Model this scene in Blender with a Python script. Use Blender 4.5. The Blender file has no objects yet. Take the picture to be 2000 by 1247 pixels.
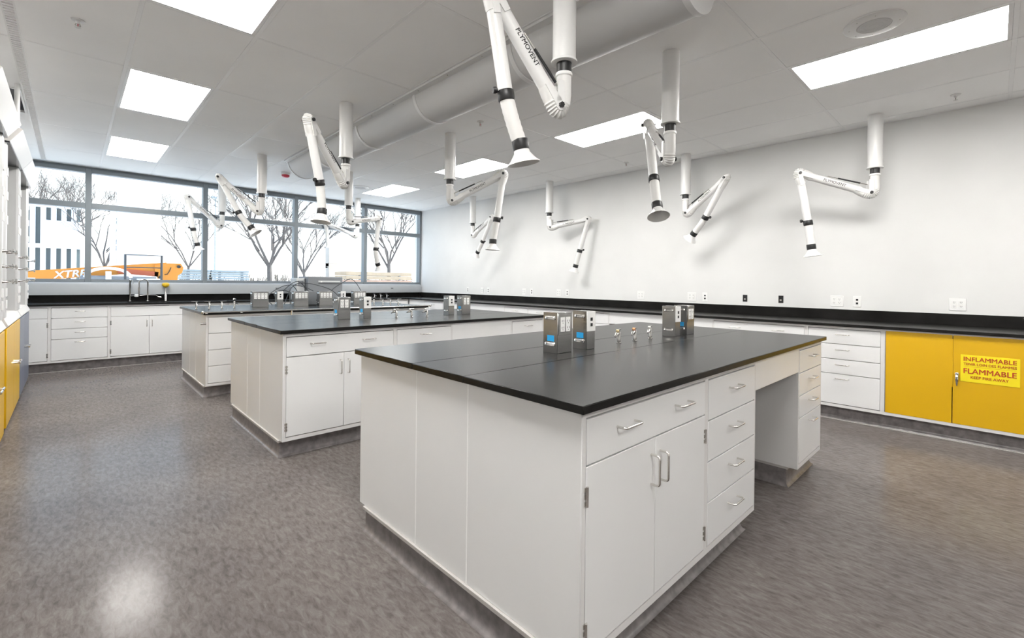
import bpy, bmesh, math, random
from mathutils import Vector, Matrix
random.seed(7)
PI = math.pi
scn = bpy.context.scene
COL = scn.collection

# ------------------------------------------------------------------ camera
F_PX, CY, ROLL, PITCH, YAW, HC = 900.69, 554.46, 0.0110, -0.0018, 0.7627, 1.2743
fwd = Vector((math.sin(YAW) * math.cos(PITCH), math.cos(YAW) * math.cos(PITCH), math.sin(PITCH)))
rgt = Vector((math.cos(YAW), -math.sin(YAW), 0))
upv = rgt.cross(fwd)
r2 = rgt * math.cos(ROLL) + upv * math.sin(ROLL)
u2 = upv * math.cos(ROLL) - rgt * math.sin(ROLL)
cam_d = bpy.data.cameras.new('camera')
cam = bpy.data.objects.new('camera', cam_d)
COL.objects.link(cam)
M = Matrix.Identity(4)
for i in range(3):
    M[i][0], M[i][1], M[i][2] = r2[i], u2[i], -fwd[i]
M[0][3], M[1][3], M[2][3] = 0, 0, HC
cam.matrix_world = M
cam_d.sensor_width = 36
cam_d.lens = F_PX / 2000 * 36
cam_d.shift_y = -(623.5 - CY) / 2000
cam_d.clip_start = 0.05
cam_d.clip_end = 500
scn.camera = cam

# ------------------------------------------------------------------ world: bright hazy winter sky
world = bpy.data.worlds.new('sky')
scn.world = world
world.use_nodes = True
nt = world.node_tree
nt.nodes.clear()
w_out = nt.nodes.new('ShaderNodeOutputWorld')
w_bg = nt.nodes.new('ShaderNodeBackground')
w_tc = nt.nodes.new('ShaderNodeTexCoord')
w_sep = nt.nodes.new('ShaderNodeSeparateXYZ')
w_ramp = nt.nodes.new('ShaderNodeValToRGB')
nt.links.new(w_tc.outputs['Generated'], w_sep.inputs[0])
nt.links.new(w_sep.outputs['Z'], w_ramp.inputs[0])
nt.links.new(w_ramp.outputs[0], w_bg.inputs[0])
nt.links.new(w_bg.outputs[0], w_out.inputs[0])
e = w_ramp.color_ramp.elements
e[0].position, e[0].color = 0.0, (1.0, 1.0, 1.0, 1)
e[1].position, e[1].color = 1.0, (0.28, 0.48, 0.92, 1)
m_ = e.new(0.14); m_.color = (0.92, 0.97, 1.0, 1)
m_ = e.new(0.28); m_.color = (0.58, 0.78, 1.0, 1)
SKY = 1.45
w_bg.inputs[1].default_value = SKY
# low winter sun from beyond the plain wall, running along the window wall: lights the yard, never enters the room
sun_d = bpy.data.lights.new('sun_offscreen', 'SUN')
sun_d.energy = 8.0
sun_d.angle = 0.02
sun_d.color = (1.0, 0.95, 0.88)
sun = bpy.data.objects.new('sun_offscreen', sun_d)
COL.objects.link(sun)
sun.rotation_euler = Vector((-0.80, 0.0, -0.62)).to_track_quat('-Z', 'Y').to_euler()
scn.cycles.max_bounces = 14
scn.cycles.diffuse_bounces = 10
scn.cycles.glossy_bounces = 6
scn.cycles.transparent_max_bounces = 16

LAMP = 20.0          # radiance of the ceiling troffer lenses
scn.view_settings.view_transform = 'Standard'
scn.view_settings.look = 'None'
scn.view_settings.gamma = 1.0
scn.view_settings.exposure = 0.70
scn.view_settings.use_curve_mapping = False

# ------------------------------------------------------------------ materials
def mat(name, col, rough=0.5, metal=0.0, var=0.0, scale=8.0, bump=0.0, bscale=60.0, spec=0.5, stretch=None, coat=0.0):
    m = bpy.data.materials.new(name)
    m.use_nodes = True
    t = m.node_tree
    b = t.nodes['Principled BSDF']
    b.inputs['Base Color'].default_value = (*col, 1)
    b.inputs['Roughness'].default_value = rough
    b.inputs['Metallic'].default_value = metal
    b.inputs['Specular IOR Level'].default_value = spec
    b.inputs['Coat Weight'].default_value = coat
    b.inputs['Coat Roughness'].default_value = 0.15
    tc = t.nodes.new('ShaderNodeTexCoord')
    mp = t.nodes.new('ShaderNodeMapping')
    if stretch: mp.inputs['Scale'].default_value = stretch
    t.links.new(tc.outputs['Object'], mp.inputs[0])
    if var > 0:
        n = t.nodes.new('ShaderNodeTexNoise')
        n.inputs['Scale'].default_value = scale
        n.inputs['Detail'].default_value = 5
        t.links.new(mp.outputs[0], n.inputs['Vector'])
        r = t.nodes.new('ShaderNodeValToRGB')
        r.color_ramp.elements[0].position = 0.3
        r.color_ramp.elements[1].position = 0.7
        r.color_ramp.elements[0].color = (*[max(0, c * (1 - var)) for c in col], 1)
        r.color_ramp.elements[1].color = (*[min(1, c * (1 + var)) for c in col], 1)
        t.links.new(n.outputs['Fac'], r.inputs[0])
        t.links.new(r.outputs[0], b.inputs['Base Color'])
    if bump > 0:
        n2 = t.nodes.new('ShaderNodeTexNoise')
        n2.inputs['Scale'].default_value = bscale
        t.links.new(mp.outputs[0], n2.inputs['Vector'])
        bp = t.nodes.new('ShaderNodeBump')
        bp.inputs['Strength'].default_value = bump
        bp.inputs['Distance'].default_value = 0.002
        t.links.new(n2.outputs['Fac'], bp.inputs['Height'])
        t.links.new(bp.outputs[0], b.inputs['Normal'])
    return m

def emit(name, col, k):
    m = bpy.data.materials.new(name)
    m.use_nodes = True
    t = m.node_tree
    t.nodes.clear()
    o = t.nodes.new('ShaderNodeOutputMaterial')
    s = t.nodes.new('ShaderNodeEmission')
    s.inputs[0].default_value = (*col, 1)
    s.inputs[1].default_value = k
    t.links.new(s.outputs[0], o.inputs[0])
    return m

def floor_mat():
    m = bpy.data.materials.new('linoleum')
    m.use_nodes = True
    t = m.node_tree
    b = t.nodes['Principled BSDF']
    tc = t.nodes.new('ShaderNodeTexCoord')
    mp = t.nodes.new('ShaderNodeMapping')
    mp.inputs['Rotation'].default_value = (0, 0, 0.55)
    mp.inputs['Scale'].default_value = (3.4, 1.1, 1.0)
    t.links.new(tc.outputs['Object'], mp.inputs[0])
    n1 = t.nodes.new('ShaderNodeTexNoise'); n1.inputs['Scale'].default_value = 14; n1.inputs['Detail'].default_value = 9; n1.inputs['Roughness'].default_value = 0.68; n1.inputs['Distortion'].default_value = 0.5
    n2 = t.nodes.new('ShaderNodeTexNoise'); n2.inputs['Scale'].default_value = 1.6; n2.inputs['Detail'].default_value = 4
    t.links.new(mp.outputs[0], n1.inputs['Vector'])
    t.links.new(tc.outputs['Object'], n2.inputs['Vector'])
    r1 = t.nodes.new('ShaderNodeValToRGB')
    ee = r1.color_ramp.elements
    ee[0].position, ee[0].color = 0.28, (0.080, 0.071, 0.070, 1)
    ee[1].position, ee[1].color = 0.74, (0.190, 0.178, 0.175, 1)
    x = ee.new(0.5); x.color = (0.136, 0.122, 0.117, 1)
    t.links.new(n1.outputs['Fac'], r1.inputs[0])
    r2_ = t.nodes.new('ShaderNodeValToRGB')
    r2_.color_ramp.elements[0].position = 0.35
    r2_.color_ramp.elements[1].position = 0.7
    r2_.color_ramp.elements[0].color = (0.84, 0.83, 0.83, 1)
    r2_.color_ramp.elements[1].color = (1.08, 1.07, 1.05, 1)
    t.links.new(n2.outputs['Fac'], r2_.inputs[0])
    mx = t.nodes.new('ShaderNodeMix'); mx.data_type = 'RGBA'; mx.blend_type = 'MULTIPLY'
    mx.inputs[0].default_value = 1
    t.links.new(r1.outputs[0], mx.inputs[6]); t.links.new(r2_.outputs[0], mx.inputs[7])
    t.links.new(mx.outputs[2], b.inputs['Base Color'])
    b.inputs['Coat Weight'].default_value = 0.0
    b.inputs['Coat Roughness'].default_value = 0.13
    b.inputs['Roughness'].default_value = 0.17
    b.inputs['Specular IOR Level'].default_value = 0.05
    bp = t.nodes.new('ShaderNodeBump'); bp.inputs['Strength'].default_value = 0.035; bp.inputs['Distance'].default_value = 0.003
    t.links.new(n1.outputs['Fac'], bp.inputs['Height'])
    t.links.new(bp.outputs[0], b.inputs['Normal'])
    return m

def glass_mat(name, tint=(0.96, 0.985, 0.98), refl=0.010):
    m = bpy.data.materials.new(name)
    m.use_nodes = True
    t = m.node_tree
    t.nodes.clear()
    o = t.nodes.new('ShaderNodeOutputMaterial')
    tr = t.nodes.new('ShaderNodeBsdfTransparent'); tr.inputs[0].default_value = (*tint, 1)
    gl = t.nodes.new('ShaderNodeBsdfGlossy'); gl.inputs['Roughness'].default_value = 0.02
    mx = t.nodes.new('ShaderNodeMixShader'); mx.inputs[0].default_value = refl
    t.links.new(tr.outputs[0], mx.inputs[1]); t.links.new(gl.outputs[0], mx.inputs[2]); t.links.new(mx.outputs[0], o.inputs[0])
    return m

MT = dict(
    floor=floor_mat(),
    wall=mat('wall_paint', (0.70, 0.70, 0.692), 0.75, var=0.02, scale=3, bump=0.08, bscale=220),
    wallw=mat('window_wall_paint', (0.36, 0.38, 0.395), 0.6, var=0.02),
    tile=mat('ceiling_tile', (0.93, 0.93, 0.925), 0.75, var=0.02, scale=2, bump=0.1, bscale=300),
    tbar=mat('ceiling_tbar', (0.88, 0.88, 0.88), 0.5),
    lamp=emit('troffer_lens', (1.0, 0.98, 0.945), LAMP),
    troffer=mat('troffer_frame', (0.8, 0.8, 0.79), 0.4),
    cab=mat('cabinet_enamel', (0.72, 0.72, 0.72), 0.30, var=0.015, scale=2, spec=0.45),
    cabin=mat('cabinet_carcass', (0.66, 0.65, 0.645), 0.4),
    epoxy=mat('epoxy_resin', (0.012, 0.0115, 0.011), 0.26, var=0.3, scale=5, spec=0.13),
    steel=mat('stainless_steel', (0.40, 0.40, 0.395), 0.26, metal=1, var=0.05, scale=3, stretch=(1, 1, 40)),
    chrome=mat('chrome', (0.60, 0.585, 0.565), 0.16, metal=1),
    satin=mat('satin_nickel', (0.68, 0.66, 0.63), 0.25, metal=1),
    alu=mat('grey_aluminium', (0.19, 0.215, 0.235), 0.45, metal=0.1),
    white=mat('white_plastic', (0.80, 0.80, 0.79), 0.35),
    powder=mat('white_powder_coat', (0.74, 0.738, 0.73), 0.30, spec=0.5),
    hose=mat('white_hose', (0.71, 0.705, 0.69), 0.55),
    black=mat('black_rubber', (0.016, 0.016, 0.017), 0.42),
    blackp=mat('black_plastic', (0.01, 0.01, 0.012), 0.35),
    blue=mat('blue_sticker', (0.02, 0.32, 0.66), 0.4),
    yellow=mat('yellow_enamel', (0.66, 0.385, 0.003), 0.33, var=0.02, scale=2),
    ysign=mat('yellow_label', (0.86, 0.70, 0.012), 0.4),
    rsign=mat('red_print', (0.48, 0.05, 0.012), 0.5),
    bcab=mat('blue_grey_enamel', (0.15, 0.17, 0.22), 0.35),
    base=mat('cove_base', (0.17, 0.155, 0.155), 0.30, var=0.3, scale=22),
    cap=mat('cap_strip', (0.52, 0.50, 0.48), 0.35, metal=0.3),
    duct=mat('perforated_duct', (0.60, 0.60, 0.60), 0.5),
    ductb=mat('duct_band', (0.74, 0.74, 0.74), 0.4),
    hood=mat('hood_enamel', (0.50, 0.50, 0.50), 0.42),
    hoodw=mat('hood_white', (0.72, 0.70, 0.68), 0.35),
    tinted=mat('tinted_glass', (0.02, 0.021, 0.028), 0.12),
    glass=glass_mat('window_glass'),
    sash=glass_mat('sash_glass', (0.86, 0.9, 0.9), 0.1),
    red=mat('red_lens', (0.6, 0.03, 0.06), 0.3),
    fsteel=mat('frame_steel', (0.05, 0.052, 0.055), 0.5),
    yel2=mat('eyewash_yellow', (0.75, 0.48, 0.02), 0.45),
    grey=mat('instrument_grey', (0.19, 0.20, 0.215), 0.5),
    lgrey=mat('light_grey_case', (0.55, 0.56, 0.56), 0.5),
    cable=mat('cable_black', (0.03, 0.035, 0.04), 0.5),
    ground=mat('winter_ground', (0.80, 0.79, 0.77), 0.9, var=0.15, scale=0.6),
    bark=mat('bark', (0.13, 0.115, 0.105), 0.9, var=0.2, scale=6),
    twig=mat('bare_twigs', (0.12, 0.105, 0.098), 0.9),
    bush=mat('dry_brush', (0.20, 0.175, 0.15), 0.95, var=0.2),
    bwhite=mat('white_facade', (0.80, 0.80, 0.80), 0.7, var=0.02, scale=1),
    bglass=mat('facade_glass', (0.10, 0.125, 0.13), 0.3),
    tank=mat('white_tank', (0.85, 0.85, 0.85), 0.4),
    orange=mat('machine_orange', (0.62, 0.23, 0.025), 0.45),
    redor=mat('machine_red', (0.50, 0.11, 0.045), 0.45),
    tyre=mat('tyre', (0.03, 0.03, 0.03), 0.8),
    panel=mat('galvanised_panel', (0.32, 0.36, 0.37), 0.6, var=0.1),
    wood=mat('pale_lumber', (0.45, 0.34, 0.23), 0.7, var=0.12, scale=3),
    wood2=mat('pinkish_lumber', (0.46, 0.30, 0.22), 0.7, var=0.12, scale=3),
)

# ------------------------------------------------------------------ mesh helpers
class MB:
    def __init__(s):
        s.v = []; s.f = []
    def add(s, vs, fs):
        o = len(s.v)
        s.v += [tuple(v) for v in vs]
        s.f += [tuple(i + o for i in f) for f in fs]
        return s
    def box(s, a, b, bev=0.0):
        x0, y0, z0 = a; x1, y1, z1 = b
        if x0 > x1: x0, x1 = x1, x0
        if y0 > y1: y0, y1 = y1, y0
        if z0 > z1: z0, z1 = z1, z0
        if bev <= 0:
            return s.add([(x0, y0, z0), (x1, y0, z0), (x1, y1, z0), (x0, y1, z0), (x0, y0, z1), (x1, y0, z1), (x1, y1, z1), (x0, y1, z1)],
                         [(0, 3, 2, 1), (4, 5, 6, 7), (0, 1, 5, 4), (1, 2, 6, 5), (2, 3, 7, 6), (3, 0, 4, 7)])
        bm = bmesh.new()
        bmesh.ops.create_cube(bm, size=1)
        for v in bm.verts:
            v.co = Vector(((x0 + x1) / 2 + v.co.x * (x1 - x0), (y0 + y1) / 2 + v.co.y * (y1 - y0), (z0 + z1) / 2 + v.co.z * (z1 - z0)))
        bmesh.ops.bevel(bm, geom=bm.edges[:], offset=bev, segments=1, affect='EDGES', profile=0.5)
        bm.verts.index_update()
        s.add([v.co[:] for v in bm.verts], [[v.index for v in f.verts] for f in bm.faces])
        bm.free()
        return s
    def tube(s, path, r, n=12, cap=True):
        P = [Vector(p) for p in path]
        R = r if isinstance(r, (list, tuple)) else [r] * len(P)
        T = []
        for i in range(len(P)):
            a = P[max(0, i - 1)]; b = P[min(len(P) - 1, i + 1)]
            d = (b - a)
            T.append(d.normalized() if d.length > 1e-9 else Vector((0, 0, 1)))
        t0 = T[0]
        ref = Vector((0, 0, 1)) if abs(t0.z) < 0.9 else Vector((1, 0, 0))
        nrm = (ref - t0 * ref.dot(t0)).normalized()
        vs, fs = [], []
        for i, p in enumerate(P):
            nrm = (nrm - T[i] * nrm.dot(T[i]))
            nrm = nrm.normalized()
            bn = T[i].cross(nrm)
            for k in range(n):
                a = 2 * PI * k / n
                vs.append(p + (nrm * math.cos(a) + bn * math.sin(a)) * R[i])
        for i in range(len(P) - 1):
            for k in range(n):
                fs.append((i * n + k, i * n + (k + 1) % n, (i + 1) * n + (k + 1) % n, (i + 1) * n + k))
        if cap:
            fs.append(tuple(reversed(range(n))))
            fs.append(tuple((len(P) - 1) * n + k for k in range(n)))
        return s.add(vs, fs)
    def cyl(s, a, b, r, n=16, r1=None):
        return s.tube([a, b], [r, r if r1 is None else r1], n)
    def lathe(s, prof, c=(0, 0, 0), n=24, cap=True):
        vs, fs = [], []
        for (r, z) in prof:
            for k in range(n):
                a = 2 * PI * k / n
                vs.append((c[0] + r * math.cos(a), c[1] + r * math.sin(a), c[2] + z))
        for i in range(len(prof) - 1):
            for k in range(n):
                fs.append((i * n + k, i * n + (k + 1) % n, (i + 1) * n + (k + 1) % n, (i + 1) * n + k))
        if cap:
            fs.append(tuple(reversed(range(n))))
            fs.append(tuple((len(prof) - 1) * n + k for k in range(n)))
        return s.add(vs, fs)
    def prism(s, poly, a, b, axis=1):
        # polygon in the two other axes, extruded from a to b along axis
        n = len(poly)
        def mk(p, t):
            q = list(p); q.insert(axis, t); return tuple(q)
        vs = [mk(p, a) for p in poly] + [mk(p, b) for p in poly]
        fs = [tuple(range(n)), tuple(reversed(range(n, 2 * n)))]
        for i in range(n):
            j = (i + 1) % n
            fs.append((i, i + n, j + n, j))
        return s.add(vs, fs)
    def mesh(s, name, m, ang=40):
        me = bpy.data.meshes.new(name)
        me.from_pydata(s.v, [], s.f)
        me.validate()
        bm = bmesh.new(); bm.from_mesh(me)
        bmesh.ops.recalc_face_normals(bm, faces=bm.faces[:])
        bm.to_mesh(me); bm.free()
        me.polygons.foreach_set('use_smooth', [True] * len(me.polygons))
        me.set_sharp_from_angle(angle=math.radians(ang))
        me.materials.append(MT[m] if isinstance(m, str) else m)
        return me
    def obj(s, name, m, parent=None, ang=40):
        return link(name, s.mesh(name, m, ang), parent)

def link(name, me, parent=None, loc=None, rz=None):
    o = bpy.data.objects.new(name, me)
    COL.objects.link(o)
    if parent: o.parent = parent
    if loc is not None: o.location = loc
    if rz is not None: o.rotation_euler = (0, 0, rz)
    return o

def tag(o, label, cat, group=None):
    o['label'] = label; o['category'] = cat
    if group: o['group'] = group
    return o

def thing(name, label, cat, loc=(0, 0, 0), rz=0.0, group=None):
    o = link(name, None, None, loc, rz)
    o.empty_display_size = 0.1
    return tag(o, label, cat, group)

def struct(o, label, cat):
    o['kind'] = 'structure'
    o['label'] = label; o['category'] = cat
    return o

def sgroup(name, label, cat, loc=(0, 0, 0)):
    o = link(name, None, None, loc)
    return struct(o, label, cat)

def copy_tree(o, parent=None):
    c = o.copy(); COL.objects.link(c)
    c.parent = parent
    for ch in list(o.children):
        copy_tree(ch, c)
    return c

def text_mesh(body, size, name='lettering', bold=0.0, extr=0.0, sx=1.0):
    cu = bpy.data.curves.new('t', 'FONT')
    cu.body = body; cu.size = size; cu.align_x = 'CENTER'; cu.align_y = 'CENTER'
    cu.extrude = extr; cu.resolution_u = 3
    ob = bpy.data.objects.new('t', cu)
    COL.objects.link(ob)
    dg = bpy.context.evaluated_depsgraph_get()
    me = bpy.data.meshes.new_from_object(ob.evaluated_get(dg))
    vs = [tuple(v.co) for v in me.vertices]; fs = [tuple(p.vertices) for p in me.polygons]
    bpy.data.objects.remove(ob); bpy.data.curves.remove(cu); bpy.data.meshes.remove(me)
    xs = [v[0] for v in vs]; ys = [v[1] for v in vs]
    mx, my = (min(xs) + max(xs)) / 2, (min(ys) + max(ys)) / 2
    vs = [((v[0] - mx) * sx, v[1] - my, v[2]) for v in vs]
    if bold > 0:          # heavier strokes: the same outline set a little to either side and up/down
        base, bf, n_ = list(vs), list(fs), len(vs)
        for k, (dx_, dy_) in enumerate(((bold, 0), (-bold, 0), (0, bold * 0.7), (0, -bold * 0.7))):
            vs += [(v[0] + dx_, v[1] + dy_, v[2] + 0.0003 * (k + 1)) for v in base]
            fs = fs + [tuple(i + n_ * (k + 1) for i in f) for f in bf]
    return vs, fs

# ------------------------------------------------------------------ key dimensions (metres)
H = 2.9646
XW, YW = 6.0546, 9.5213
XL, YB = -1.25, -4.3
ZT, TH = 0.92, 0.0265
ZC = ZT - TH              # underside of worktops
ZK = 0.124                # cabinet bottoms
XF = 5.29                 # front plane of wall cabinets
YF = 8.755
CO = [(1.0708, 3.8607, 0.8162, 2.3031), (1.0615, 3.845, 3.4531, 4.9621), (1.020, 3.845, 5.8082, 7.3184)]

# ------------------------------------------------------------------ room shell
struct(MB().box((XL - 0.2, YB - 0.2, -0.12), (XW + 0.2, YW + 0.25, 0)).obj('floor', 'floor'), 'mottled grey linoleum floor with glossy finish', 'floor')
struct(MB().box((XW, YB - 0.2, 0), (XW + 0.2, YW + 0.25, H + 0.3)).obj('wall_right', 'wall'), 'plain off-white painted wall behind the long counter', 'wall')
struct(MB().box((XL - 0.2, YB - 0.2, 0), (XL, YW + 0.25, H + 0.3)).obj('wall_left', 'wall'), 'off-white wall behind the fume hoods', 'wall')
struct(MB().box((XL, YB - 0.2, 0), (XW, YB, H + 0.3)).obj('wall_back', 'wall'), 'off-white wall opposite the windows', 'wall')
ZS, ZH = 1.215, 2.905     # window sill and head
wf = sgroup('wall_front', 'window wall with grey sill and header', 'wall')
MB().box((XL, YW, 0), (XW, YW + 0.2, ZS)).obj('lower_wall', 'wallw', wf)
MB().box((XL, YW, ZH + 0.03), (XW, YW + 0.2, H + 0.3)).obj('header', 'alu', wf)

# ceiling: tiles lying in a T-bar grid
MX, MY = 0.6167, 1.2175
GX0, GY0 = 0.61 - MX / 2, 0.53 - MY / 2
lights_x = (0, 6)
ceil_o = sgroup('ceiling', 'white suspended ceiling of lay-in tiles', 'ceiling')
MB().box((XL - 0.2, YB - 0.2, H + 0.11), (XW + 0.2, YW + 0.25, H + 0.3)).obj('slab', 'tile', ceil_o)
tile_me = MB().box((0.011, 0.011, 0.0), (MX - 0.011, MY - 0.011, 0.015), 0.003).mesh('tile', 'tile')
ix0, ix1 = -3, 10
iy0, iy1 = -5, 8
lamp_cells = [(i, j) for i in lights_x for j in (-2, 0, 2, 4, 6)]
RG = (-0.45, -0.35, 6.06, 6.86)     # return-air opening cut through its tile
for i in range(ix0, ix1):
    for j in range(iy0, iy1):
        x0, y0 = GX0 + i * MX, GY0 + j * MY
        x1, y1 = x0 + MX, y0 + MY
        if (i, j) in lamp_cells or x1 < XL or y1 < YB or x0 > XW or y0 > YW: continue
        cx0, cx1, cy0, cy1 = max(x0, XL), min(x1, XW), max(y0, YB), min(y1, YW)
        if cx1 - cx0 < 0.03 or cy1 - cy0 < 0.03: continue
        if cx0 < RG[0] and cx1 > RG[1] and cy0 < RG[2] and cy1 > RG[3]:
            g_ = 0.011
            tb = MB()
            tb.box((cx0 + g_, cy0 + g_, H), (RG[0], cy1 - g_, H + 0.015)).box((RG[1], cy0 + g_, H), (cx1 - g_, cy1 - g_, H + 0.015))
            tb.box((RG[0], cy0 + g_, H), (RG[1], RG[2], H + 0.015)).box((RG[0], RG[3], H), (RG[1], cy1 - g_, H + 0.015))
            tb.obj('tile', 'tile', ceil_o)
            continue
        if (cx0, cx1, cy0, cy1) == (x0, x1, y0, y1):
            link('tile', tile_me, ceil_o, (x0, y0, H))
        else:
            MB().box((cx0 + 0.011, cy0 + 0.011, H), (cx1 - 0.011, cy1 - 0.011, H + 0.015), 0.003).obj('tile', 'tile', ceil_o)
for i in range(ix0, ix1 + 1):
    x = GX0 + i * MX
    if XL < x < XW: MB().box((x - 0.012, YB, H - 0.0015), (x + 0.012, YW, H + 0.03)).obj('grid_bar', 'tbar', ceil_o)
for j in range(iy0, iy1 + 1):
    y = GY0 + j * MY
    if YB < y < YW: MB().box((XL, y - 0.012, H - 0.001), (XW, y + 0.012, H + 0.03)).obj('grid_bar', 'tbar', ceil_o)
for a, b in (((XW - 0.02, YB, H - 0.002), (XW, YW, H + 0.02)), ((XL, YW - 0.02, H - 0.002), (XW, YW, H + 0.02))):
    MB().box(a, b).obj('edge_angle', 'tbar', ceil_o)

# troffers
OFFSCREEN = {(0, 0): 'overhead', (0, -2): 'rear', (6, -2): 'rear_wall'}   # the visible rows carried on at their own spacing
def troffer(i, j, label):
    off = OFFSCREEN.get((i, j))
    x0, y0 = GX0 + i * MX, GY0 + j * MY
    t = thing('ceiling_light_%s_offscreen' % off if off else 'ceiling_light', label, 'ceiling light', (x0 + MX / 2, y0 + MY / 2, H), 0, 'recessed ceiling light panels')
    hx, hy = MX / 2 - 0.013, MY / 2 - 0.013
    b = 0.022
    fr = MB()
    fr.box((-hx, -hy, 0.0), (hx, -hy + b, 0.02)).box((-hx, hy - b, 0.0), (hx, hy, 0.02)).box((-hx, -hy + b, 0.0), (-hx + b, hy - b, 0.02)).box((hx - b, -hy + b, 0.0), (hx, hy - b, 0.02))
    fr.obj('frame', 'troffer', t)
    MB().box((-hx + b, -hy + b, 0.008), (hx - b, hy - b, 0.012)).obj('lens_%s_offscreen' % off if off else 'lens', 'lamp', t)
    MB().box((-hx, -hy, 0.02), (hx, hy, 0.1)).obj('housing', 'troffer', t)
tl_lab = {
    (0, 0): 'light panel in the ceiling above the open floor before the islands',
    (0, 2): 'light panel between duct and hoods, nearest the sprinkler and farthest from the windows',
    (0, 4): 'light panel between half-round duct and hoods, second from the windows',
    (0, 6): 'light panel between half-round duct and hoods, next to the windows',
    (6, 0): 'long light panel in the ceiling beside the round speaker above yellow cabinet',
    (6, 2): 'light panel on the plain wall side, beside the doubled-back extraction arm',
    (6, 4): 'light panel behind the arm post over the middle island',
    (6, 6): 'light panel by the corner of the windows and long wall'}
for (i, j) in lamp_cells:
    troffer(i, j, tl_lab.get((i, j), 'light panel by the rear wall on the %s side' % ('hood' if i == 0 else 'plain wall')))

# ------------------------------------------------------------------ windows
MUL = [-1.24, 0.18, 1.68, 3.19, 4.64, 6.045]
TRZ0, TRZ1 = 2.335, 2.415
def bay(n, xa, xb):
    w = sgroup('window_%d' % n, 'aluminium framed window bay with upper transom light', 'window')
    f = 0.035
    MB().box((xa - f, YW - 0.03, ZS), (xa + f, YW + 0.11, ZH + 0.03), 0.003).obj('mullion', 'alu', w)
    if n == 5:
        MB().box((xb - f, YW - 0.03, ZS), (xb + 0.01, YW + 0.11, ZH + 0.03), 0.003).obj('mullion', 'alu', w)
    xs, xe = xa + f, xb - f
    MB().box((xs, YW - 0.02, ZH - 0.03), (xe, YW + 0.1, ZH + 0.03), 0.003).obj('head_rail', 'alu', w)
    MB().box((xs, YW - 0.03, TRZ0), (xe, YW + 0.1, TRZ1), 0.003).obj('transom', 'alu', w)
    MB().box((xs, YW - 0.02, ZS), (xe, YW + 0.1, ZS + 0.045), 0.003).obj('sill_rail', 'alu', w)
    MB().box((xs, YW + 0.03, ZS + 0.045), (xe, YW + 0.042, TRZ0)).obj('pane', 'glass', w)
    MB().box((xs, YW + 0.03, TRZ1), (xe, YW + 0.042, ZH - 0.03)).obj('pane', 'glass', w)
for n in range(5):
    bay(n + 1, MUL[n], MUL[n + 1])
# sill box over the splashback
sb = MB()
sb.prism([(YW, 1.025), (YW - 0.10, 1.025), (YW - 0.10, 1.18), (YW - 0.085, 1.205), (YW - 0.06, 1.215), (YW, 1.215)], XL, XW - 0.06, axis=0)
sb.prism([(YW, 1.025), (YW - 0.09, 1.025), (YW - 0.09, 1.16), (YW - 0.06, 1.19), (YW, 1.20)], XW - 0.06, XW - 0.015, axis=0)
struct(sb.obj('trim_1', 'wallw'), 'grey boxed sill running under the windows', 'sill')
for x in (2.83, 5.25):
    t = thing('jack_plate', 'small black data jack on the grey sill near the ' + ('cable heap' if x < 4 else 'room corner'), 'socket', (x, YW - 0.10, 1.12), 0, 'data jacks on the window sill')
    MB().box((-0.035, -0.006, -0.02), (0.035, 0.001, 0.02), 0.001).obj('plate', 'wallw', t)
    for d in (-0.014, 0.014):
        MB().box((d - 0.009, -0.009, -0.009), (d + 0.009, -0.004, 0.009)).obj('jack', 'blackp', t)

# ------------------------------------------------------------------ cabinets
def rounded_u(L, proj, r=0.012, n=5):
    pts = [(-L / 2, 0, 0)]
    for k in range(n + 1):
        a = PI / 2 * k / n
        pts.append((-L / 2 + r - r * math.cos(a), -(proj - r) - r * math.sin(a), 0))
    for k in range(n + 1):
        a = PI / 2 * k / n
        pts.append((L / 2 - r + r * math.sin(a), -(proj - r) - r * math.cos(a), 0))
    pts.append((L / 2, 0, 0))
    return pts
HANDLE_H = MB().tube(rounded_u(0.105, 0.034), 0.0042, 10).mesh('handle', 'satin')
HANDLE_V = MB().tube([(0, p[1], p[0]) for p in rounded_u(0.105, 0.034)], 0.0042, 10).mesh('handle', 'satin')
hb = MB().cyl((0, -0.004, -0.03), (0, -0.004, 0.03), 0.0045, 8)
for k in range(3):
    hb.box((-0.009, -0.002, -0.028 + k * 0.021), (0.009, 0.001, -0.014 + k * 0.021))
HINGE = hb.mesh('hinge', 'satin')
STD = [0.868, 0.725, 0.58, 0.44, 0.153]
EQ = [0.868, 0.692, 0.515, 0.34, 0.153]
FRONTS = {}
def front(name, parent, x0, x1, z0, z1, m='cab'):
    key = (name, round(x1 - x0, 4), round(z1 - z0, 4), m)
    if key not in FRONTS:
        FRONTS[key] = MB().box((0, 0, 0), (x1 - x0, 0.018, z1 - z0), 0.0012).mesh(name, m)
    return link(name, FRONTS[key], parent, (x0, -0.0015, z0))
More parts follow.
